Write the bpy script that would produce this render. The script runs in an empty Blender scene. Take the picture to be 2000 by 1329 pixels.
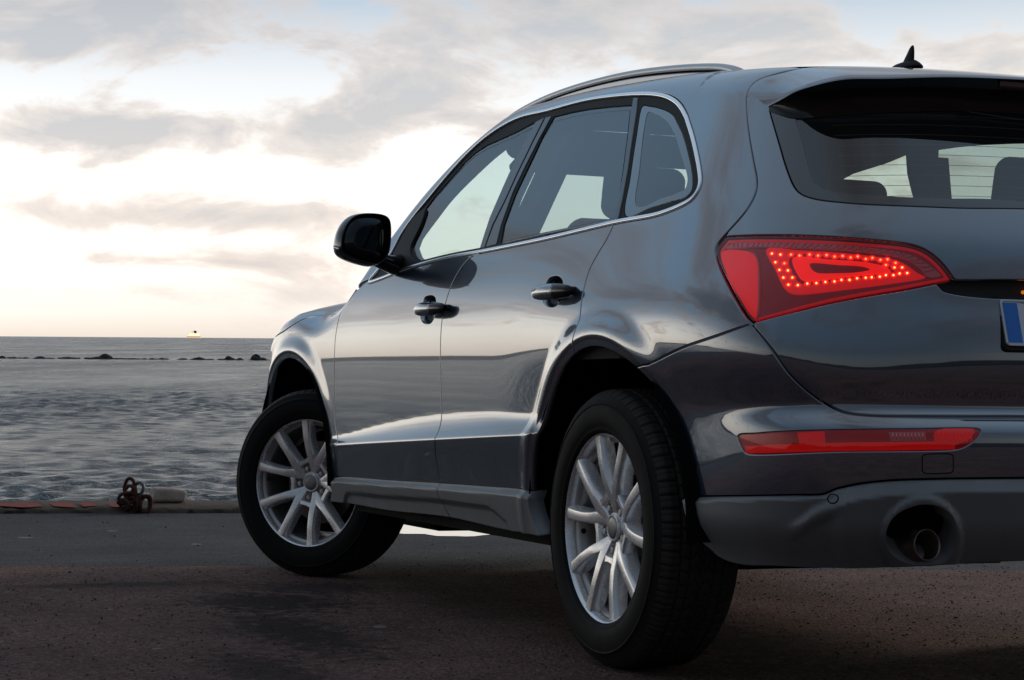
import bpy, math, random
import numpy as np
from mathutils import Vector, Matrix
from mathutils.geometry import delaunay_2d_cdt
random.seed(4); rng=np.random.default_rng(4)
scene=bpy.context.scene
COL=scene.collection
# ---------------------------------------------------------------- camera
# the quay slopes about two degrees down to the sea: M turns quay and car (local frame, x forward, y left) into level world space
M=Matrix(((0.92587,-0.37663,0.03020,0),(0.37691,0.92624,-0.00541,0),(-0.02593,0.01639,0.99953,0),(0,0,0,1)))
def w2(p): return M@Vector(p)
CAMP=(-4.7445892,3.1069458,0.6891042)
FW,RT,UP=Vector((0.92590,-0.37656,0.030135)),Vector((-0.37712,-0.92608,0.012611)),Vector((-0.02316,0.02304,0.99947))
def setup_camera():
    import mathutils
    cd=bpy.data.cameras.new('camera'); co=bpy.data.objects.new('camera',cd); COL.objects.link(co)
    cd.sensor_width=36; cd.sensor_fit='HORIZONTAL'; cd.lens=3921.846/2000*36; cd.clip_end=60000; cd.clip_start=.1
    f=(M.to_3x3()@FW).normalized(); r=(M.to_3x3()@RT).normalized(); r=(r-f*r.dot(f)).normalized(); u=r.cross(f)
    R=Matrix((r,u,-f)).transposed().to_4x4(); R.translation=w2(CAMP); co.matrix_world=R
    scene.camera=co
setup_camera()
# ---------------------------------------------------------------- node helpers
class NT:
    def __init__(s,tree): s.t=tree; s.n=tree.nodes; s.l=tree.links
    def node(s,typ,ins=None,**kw):
        n=s.n.new(typ)
        for k,v in kw.items(): setattr(n,k,v)
        for k,v in (ins or {}).items():
            if isinstance(v,bpy.types.NodeSocket): s.l.new(v,n.inputs[k])
            else:
                n.inputs[k].default_value=v
        return n
    def math(s,op,a,b=0.0,c=0.0,clamp=False):
        n=s.n.new('ShaderNodeMath'); n.operation=op; n.use_clamp=clamp
        for i,v in enumerate((a,b,c)):
            if isinstance(v,bpy.types.NodeSocket): s.l.new(v,n.inputs[i])
            else: n.inputs[i].default_value=v
        return n.outputs[0]
    def mix(s,f,a,b,blend='MIX'):
        n=s.n.new('ShaderNodeMix'); n.data_type='RGBA'; n.blend_type=blend
        for i,v in ((0,f),(6,a),(7,b)):
            if isinstance(v,bpy.types.NodeSocket): s.l.new(v,n.inputs[i])
            else: n.inputs[i].default_value=v if i==0 else (tuple(v)+(1,))[:4]
        return n.outputs[2]
    def ramp(s,f,stops,interp='LINEAR'):
        n=s.n.new('ShaderNodeValToRGB'); cr=n.color_ramp; cr.interpolation=interp
        while len(cr.elements)<len(stops): cr.elements.new(.5)
        for e,(p,c) in zip(cr.elements,stops):
            e.position=p; e.color=(c,c,c,1) if isinstance(c,(int,float)) else tuple(c)+(1,)
        s.l.new(f,n.inputs[0]); return n.outputs[0]
# ---------------------------------------------------------------- world: dusk sky, broken cloud
def setup_world():
    w=bpy.data.worlds.new('World'); scene.world=w; w.use_nodes=True; t=NT(w.node_tree); t.n.clear()
    tc=t.node('ShaderNodeTexCoord'); sep=t.node('ShaderNodeSeparateXYZ',{0:tc.outputs['Generated']})
    x,y,z=sep.outputs
    sky=t.node('ShaderNodeTexSky',sky_type='NISHITA',sun_disc=False,sun_elevation=math.radians(16),sun_rotation=math.radians(SUN_ROT),air_density=1.2,dust_density=1.5)
    zc=t.math('MAXIMUM',z,0.0)
    # clear sky colour by height: cream at the sea line to slate blue overhead
    base=t.ramp(zc,[(0,(.74,.665,.61)),(.012,(.88,.82,.77)),(.035,(.95,.93,.905)),(.085,(.96,.96,.96)),(.125,(.83,.85,.89)),(.165,(.47,.56,.67)),(.22,(.28,.41,.55)),(.4,(.29,.45,.63)),(1,(.42,.51,.62))])
    # flattened coordinates: clouds stretch out towards the horizon
    q=t.math('DIVIDE',1.0,t.math('ADD',zc,.13))
    cx=t.math('MULTIPLY',x,q); cy=t.math('MULTIPLY',y,q)
    comb=t.node('ShaderNodeCombineXYZ',{0:cx,1:cy,2:t.math('MULTIPLY',zc,3.0)})
    n1=t.node('ShaderNodeTexNoise',{'Vector':comb.outputs[0],'Scale':.62,'Detail':7,'Roughness':.56,'Distortion':.25},noise_dimensions='3D')
    # angular noise for cloud bodies near the horizon
    ang=t.node('ShaderNodeCombineXYZ',{0:x,1:y,2:t.math('MULTIPLY',z,2.6)})
    n2=t.node('ShaderNodeTexNoise',{'Vector':ang.outputs[0],'Scale':12.0,'Detail':9,'Roughness':.60,'Distortion':.5})
    n3=t.node('ShaderNodeTexNoise',{'Vector':ang.outputs[0],'Scale':22.0,'Detail':6,'Roughness':.6,'Distortion':.2})
    # where the cloud banks hang (azimuth in radians to the left, elevation in radians, half width, half height, weight)
    az=t.math('ARCTAN2',y,x); el=t.math('ARCSINE',z)
    bias=None
    for a,e,sa,se,wt in BLOBS:
        da=t.math('DIVIDE',t.math('SUBTRACT',az,a),sa); de=t.math('DIVIDE',t.math('SUBTRACT',el,e),se)
        g=t.math('EXPONENT',t.math('MULTIPLY',t.math('ADD',t.math('MULTIPLY',da,da),t.math('MULTIPLY',de,de)),-1.0))
        g=t.math('MULTIPLY',g,wt); bias=g if bias is None else t.math('ADD',bias,g)
    n2f=t.math('SUBTRACT',n2.outputs[0],.5); n3f=t.math('SUBTRACT',n3.outputs[0],.5)
    lowm=t.ramp(zc,[(.15,1.0),(.30,0.0)])
    ml=t.math('ADD',t.math('ADD',t.math('MULTIPLY',n2f,3.6),t.math('MULTIPLY',n3f,1.3)),t.math('SUBTRACT',t.math('ADD',bias,t.ramp(zc,[(.09,0.0),(.16,.22)])),.03))
    mh=t.math('MULTIPLY',t.math('SUBTRACT',n1.outputs[0],.44),5.0)
    m=t.math('ADD',t.math('MULTIPLY',ml,lowm),t.math('MULTIPLY',mh,t.math('SUBTRACT',1.0,lowm)))
    m=t.math('MULTIPLY',m,t.math('SUBTRACT',1.0,0.0),clamp=False)
    cov=t.ramp(m,[(0.0,0.0),(.55,1.0)],'EASE')
    dens=t.ramp(m,[(.12,0.0),(.95,1.0)])
    # cloud colour: peach rims, lilac grey bodies, darker and bluer higher up
    body=t.mix(t.ramp(zc,[(.03,0.0),(.15,1.0)]),(.62,.575,.575),(.50,.515,.56))
    body=t.mix(t.ramp(zc,[(.15,0.0),(.26,1.0)]),body,(.17,.185,.215))
    rim=t.mix(t.ramp(zc,[(.10,0.0),(.25,1.0)]),(.88,.78,.735),(.37,.365,.385))
    ccol=t.mix(dens,rim,body)
    # broken haze just over the sea line
    fade=t.ramp(zc,[(.0,0.15),(.035,1.0)])
    col=t.mix(t.math('MULTIPLY',cov,fade),base,ccol)
    # the part of the sky behind the camera is turned from the glow and is dimmer
    toward=t.math('ADD',t.math('MULTIPLY',x,.5),.5)
    dim=t.ramp(t.math('ADD',t.math('MULTIPLY',x,.42),t.math('ADD',t.math('MULTIPLY',y,.12),.5)),[(.05,.62),(.45,.78),(.85,1.0)])
    col=t.mix(1.0,col,dim,'MULTIPLY')
    # sky darkened as an unseen cloud bank behind the viewpoint, shaped for the paint reflections
    back=t.math('MULTIPLY',t.ramp(t.math('ADD',t.math('MULTIPLY',x,.5),.5),[(.18,1.0),(.62,0.0)]),t.ramp(zc,[(.20,1.0),(.50,.70),(1.0,.25)]))
    col=t.mix(t.math('MULTIPLY',back,.92),col,(.050,.066,.092))
    # sky brightened low to the left, mostly out of view, for the door reflections
    ga=t.math('DIVIDE',t.math('SUBTRACT',az,.85),.50); ge=t.math('DIVIDE',t.math('SUBTRACT',el,.03),.085)
    gl=t.math('EXPONENT',t.math('MULTIPLY',t.math('ADD',t.math('MULTIPLY',ga,ga),t.math('MULTIPLY',ge,ge)),-1.0))
    col=t.mix(gl,col,t.mix(1.0,col,(1.95,1.88,1.72),'MULTIPLY'))
    bg=t.node('ShaderNodeBackground',{'Color':col,'Strength':1.0})
    bg2=t.node('ShaderNodeBackground',{'Color':sky.outputs[0],'Strength':0.015})
    add=t.node('ShaderNodeAddShader'); t.l.new(bg.outputs[0],add.inputs[0]); t.l.new(bg2.outputs[0],add.inputs[1])
    out=t.node('ShaderNodeOutputWorld'); t.l.new(add.outputs[0],out.inputs[0])
SUN_ROT=132
def pxdir(X,Y): return (-(X-1000)/3922.,-(Y-661)/3922.)
BLOBS=[]
for X,Y,sx,sy,wt in ((740,190,170,70,.6),(880,140,190,110,.35),(260,100,170,60,.5),(330,270,240,48,.85),(120,270,160,40,.6),(400,425,260,24,.85),(250,20,330,45,.6),(80,440,160,26,.5),(560,250,120,40,.4),(60,110,130,60,.35),
                     (700,320,80,40,.4),(1150,40,330,70,.55),(1550,70,260,60,.55),(1950,130,120,60,.5),(560,585,300,18,.5),(180,575,260,16,.5),(350,520,220,12,.35),
                     (330,170,230,38,-.5),(520,340,70,20,-.2),(300,350,420,22,-.35),(1000,130,90,80,-.45),(820,330,70,40,-.3),(300,490,500,30,-.35),(1780,50,110,40,-.7),(560,40,110,50,-.35)):
    a,e=pxdir(X,Y); BLOBS.append((a,e,sx/3922.*1.2,sy/3922.*1.2,wt*.85))
setup_world()
sd=bpy.data.lights.new('sun','SUN'); sd.energy=1.1; sd.angle=math.radians(14); sd.color=(1,.90,.80)
so=bpy.data.objects.new('sun',sd); COL.objects.link(so)
# sun low, ahead and to the right behind thin cloud
_d=Vector((math.cos(math.radians(16))*math.cos(math.radians(-42)),math.cos(math.radians(16))*math.sin(math.radians(-42)),math.sin(math.radians(16))))
so.rotation_euler=(-_d).to_track_quat('-Z','Y').to_euler()
scene.view_settings.view_transform='Standard'; scene.view_settings.look='None'; scene.view_settings.exposure=0; scene.view_settings.gamma=1
scene.view_settings.use_curve_mapping=False
scene.cycles.max_bounces=10; scene.cycles.transparent_max_bounces=16; scene.cycles.glossy_bounces=5
# ---------------------------------------------------------------- materials
MATS={}
def mat(name,col=(.5,.5,.5),rough=.5,metal=0.,spec=.5,coat=0.,coat_rough=.03,coat_ior=1.5,emit=None,estr=0.,noise=None,bump=None,ior=1.5,alpha=None):
    m=bpy.data.materials.new(name); m.use_nodes=True; t=NT(m.node_tree); b=t.n['Principled BSDF']
    b.inputs['Base Color'].default_value=tuple(col)+(1,); b.inputs['Roughness'].default_value=rough; b.inputs['Metallic'].default_value=metal
    b.inputs['Specular IOR Level'].default_value=spec; b.inputs['Coat Weight'].default_value=coat; b.inputs['Coat Roughness'].default_value=coat_rough; b.inputs['Coat IOR'].default_value=coat_ior; b.inputs['IOR'].default_value=ior
    if emit: b.inputs['Emission Color'].default_value=tuple(emit)+(1,); b.inputs['Emission Strength'].default_value=estr
    tc=t.node('ShaderNodeTexCoord')
    if noise:   # (scale, colour2, amount, roughness variation)
        n=t.node('ShaderNodeTexNoise',{'Vector':tc.outputs['Object'],'Scale':noise[0],'Detail':6,'Roughness':.65})
        f=t.ramp(n.outputs[0],[(.35,0.0),(.7,1.0)])
        t.l.new(t.mix(t.math('MULTIPLY',f,noise[2]),col,noise[1]),b.inputs['Base Color'])
        if len(noise)>3: t.l.new(t.math('ADD',rough,t.math('MULTIPLY',t.math('SUBTRACT',n.outputs[0],.5),noise[3])),b.inputs['Roughness'])
    if bump:
        n=t.node('ShaderNodeTexNoise',{'Vector':tc.outputs['Object'],'Scale':bump[0],'Detail':5,'Roughness':.6})
        bp=t.node('ShaderNodeBump',{'Height':n.outputs[0],'Strength':bump[1],'Distance':bump[2]}); t.l.new(bp.outputs[0],b.inputs['Normal'])
    MATS[name]=m; return m
def glassmat(name,tint,refl=1.45,rough=0.0,haze=0.0,hazecol=(.05,.05,.06)):
    m=bpy.data.materials.new(name); m.use_nodes=True; t=NT(m.node_tree); t.n.clear()
    tr=t.node('ShaderNodeBsdfTransparent',{'Color':tuple(tint)+(1,)}); gl=t.node('ShaderNodeBsdfGlossy',{'Roughness':rough,'Color':(1,1,1,1)})
    df=t.node('ShaderNodeBsdfDiffuse',{'Color':tuple(hazecol)+(1,)}); a=t.node('ShaderNodeMixShader',{0:haze,1:tr.outputs[0],2:df.outputs[0]})
    ge=t.node('ShaderNodeNewGeometry'); io=t.math('ADD',refl,t.math('MULTIPLY',ge.outputs['Backfacing'],1/refl-refl))
    fr=t.node('ShaderNodeFresnel',{'IOR':io}); mx=t.node('ShaderNodeMixShader',{0:fr.outputs[0],1:a.outputs[0],2:gl.outputs[0]})
    out=t.node('ShaderNodeOutputMaterial',{0:mx.outputs[0]}); MATS[name]=m; return m
def paintmat():
    m=mat('car_paint',(.022,.030,.042),.28,.5,.5,1.0,.008,2.9)
    t=NT(m.node_tree); b=t.n['Principled BSDF']; tc=t.node('ShaderNodeTexCoord')
    v=t.node('ShaderNodeTexVoronoi',{'Vector':tc.outputs['Object'],'Scale':900.0}); 
    t.l.new(t.mix(t.math('MULTIPLY',t.math('SUBTRACT',1.0,v.outputs['Distance']),.35),(.013,.034,.068),(.030,.064,.115)),b.inputs['Base Color'])
    gz=t.node('ShaderNodeSeparateXYZ',{0:tc.outputs['Object']}).outputs[2]; dn=t.node('ShaderNodeTexNoise',{'Vector':tc.outputs['Object'],'Scale':5.0,'Detail':8,'Roughness':.7})
    df=t.math('MULTIPLY',t.ramp(gz,[(.30,1.0),(.72,0.0)]),t.ramp(dn.outputs[0],[(.35,.1),(.75,.8)]))
    prev=b.inputs['Base Color'].links[0].from_socket; t.l.new(t.mix(t.math('MULTIPLY',df,.35),prev,(.16,.145,.13)),b.inputs['Base Color'])
    # very slight road film low on the body
    n=t.node('ShaderNodeTexNoise',{'Vector':tc.outputs['Object'],'Scale':2.2,'Detail':5,'Roughness':.6})
    t.l.new(t.math('ADD',.010,t.math('MULTIPLY',t.ramp(n.outputs[0],[(.45,0.0),(.8,1.0)]),.035)),b.inputs['Coat Roughness'])
    wv=t.node('ShaderNodeTexNoise',{'Vector':tc.outputs['Object'],'Scale':260.0,'Detail':2}); bp=t.node('ShaderNodeBump',{'Height':wv.outputs[0],'Strength':.012,'Distance':.0003})
    t.l.new(bp.outputs[0],b.inputs['Coat Normal'])
paintmat()
mat('black_gloss',(.008,.008,.009),.10,0,.5)
mat('satin_grey',(.035,.038,.046),.32,.5,.5,.5,.15)
mat('cladding_grey',(.180,.182,.190),.46,.3,.45,noise=(9,(.145,.142,.140),.6,.15),bump=(900,.08,.001))
mat('black_plastic',(.009,.009,.009),.6,0,.22,bump=(500,.1,.001))
mat('rubber',(.012,.012,.012),.6,0,.35)
mat('tyre_rubber',(.0060,.0058,.0057),.66,0,.12,noise=(14,(.011,.0095,.0085),.55,.2),bump=(220,.12,.001))
mat('tyre_tread',(.026,.024,.022),.70,0,.3,noise=(22,(.058,.041,.032),.8,.2),bump=(320,.2,.001))
mat('alloy',(.86,.835,.83),.27,.62,.5,.35,.10,noise=(30,(.66,.63,.62),.35,.12))
mat('alloy_inner',(.42,.40,.395),.36,.8,.5)
mat('chrome',(.92,.93,.95),.20,.9)
mat('rail_metal',(.50,.51,.53),.36,.85,.5)
mat('cap_metal',(.20,.20,.20),.34,.75)
mat('disc_metal',(.13,.105,.09),.42,.8,noise=(8,(.09,.05,.03),.5))
mat('dark',(.004,.004,.004),.95,0,.1)
mat('underbody',(.010,.0095,.009),.85,0,.2,noise=(12,(.022,.017,.013),.6),bump=(40,.4,.01))
mat('trim_grey',(.045,.043,.042),.8,0,.2)
mat('seat_cloth',(.016,.016,.017),.8,0,.2,bump=(300,.2,.002))
mat('mirror_glass',(.05,.055,.06),.04,1.)
mat('exhaust_metal',(.34,.25,.20),.40,.85,noise=(25,(.05,.03,.02),.8,.3))
mat('plate_white',(.62,.64,.68),.35)
mat('plate_blue',(.012,.16,.58),.35)
mat('plate_rim',(.55,.55,.55),.35,.6)
mat('lamp_red',(.62,.006,.012),.22,0,.5,.6,.03,emit=(1,.01,.015),estr=.15)
mat('lamp_red_bright',(.78,.012,.016),.22,0,.5,.6,.03,emit=(1,.015,.015),estr=.30)
mat('lamp_red_glow',(.80,.012,.012),.3,0,.5,.5,.05,emit=(1,.02,.012),estr=.62)
mat('lamp_red_dark',(.20,.004,.007),.15,0,.5,.8,.03,emit=(1,.0,.01),estr=.04)
mat('cell_red',(.70,.012,.016),.25,0,.5,.4,.05,emit=(1,.02,.02),estr=.12)
mat('lamp_clear',(.70,.52,.54),.25,.3,.5,.6,.05)
mat('lamp_ridge',(.60,.25,.25),.3,.2,.5,.4,.05)
mat('led_glow',(1,.1,.05),.3,emit=(1,.12,.03),estr=9.)
mat('led_core',(1,.3,.1),.3,emit=(1,.20,.05),estr=12.)
mat('brake_red',(.06,.002,.003),.2,0,.5,.5)
glassmat('side_glass',(.88,.97,.93),1.62,haze=.05,hazecol=(.06,.07,.075))
glassmat('tinted_glass',(.62,.71,.68),1.9,haze=.12,hazecol=(.10,.10,.105))
glassmat('lens_glass',(1.0,.50,.50),1.6)
mat('ceramic_black',(.02,.021,.024),.05,0,.5,.9,.01,1.8)
mat('heater_line',(.30,.17,.14),.5)
mat('amber',(.8,.2,.02),.3,emit=(1,.3,.03),estr=.5)
mat('rust',(.060,.028,.020),.75,.25,.3,noise=(60,(.16,.055,.03),.6,.2),bump=(150,.5,.003))
mat('worn_steel',(.20,.20,.20),.55,.5,noise=(60,(.10,.05,.035),.6,.2),bump=(150,.4,.003))
mat('block_stone',(.50,.40,.33),.9,0,.2,noise=(14,(.26,.20,.16),.7),bump=(70,.7,.006))
mat('orange_mark',(.55,.10,.03),.8)
mat('rock',(.030,.029,.028),.8,0,.3,noise=(.8,(.055,.052,.048),.7),bump=(3,.8,.2))
mat('ship_white_glow',(.8,.76,.6),.6,emit=(1,.84,.56),estr=.75)  # emission stands in for low sunlight on the upper works
mat('ship_hull_glow',(.75,.55,.30),.6,emit=(1,.72,.42),estr=.6)  # hull glows too, in place of sunlight falling on it
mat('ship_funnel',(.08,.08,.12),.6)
mat('ship_sun_glow',(1,.8,.4),.6,emit=(1,.85,.45),estr=2.2)  # added glow for the sunlit gold, no lamps known aboard
# ---------------------------------------------------------------- mesh helpers
def link(name,me,m=None,parent=None,normals=None,smooth=True):
    if m is not None: me.materials.append(MATS[m] if isinstance(m,str) else m)
    if smooth: me.polygons.foreach_set('use_smooth',[True]*len(me.polygons))
    o=bpy.data.objects.new(name,me); COL.objects.link(o)
    if parent is not None: o.parent=parent
    if normals is not None: me.normals_split_custom_set_from_vertices([tuple(n) for n in normals])
    return o
def mk(name,V,F,m=None,parent=None,normals=None,smooth=True):
    me=bpy.data.meshes.new(name); me.from_pydata([tuple(map(float,v)) for v in V],[],[tuple(map(int,f)) for f in F]); me.update()
    return link(name,me,m,parent,normals,smooth)
def empty(name,parent=None):
    o=bpy.data.objects.new(name,None); COL.objects.link(o); o.empty_display_size=.2
    if parent is not None: o.parent=parent
    return o
def tag(o,label=None,cat=None,group=None,kind=None):
    for k,v in (('label',label),('category',cat),('group',group),('kind',kind)):
        if v: o[k]=v
    return o
def children(o): return [c for c in bpy.data.objects if c.parent==o]
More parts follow.
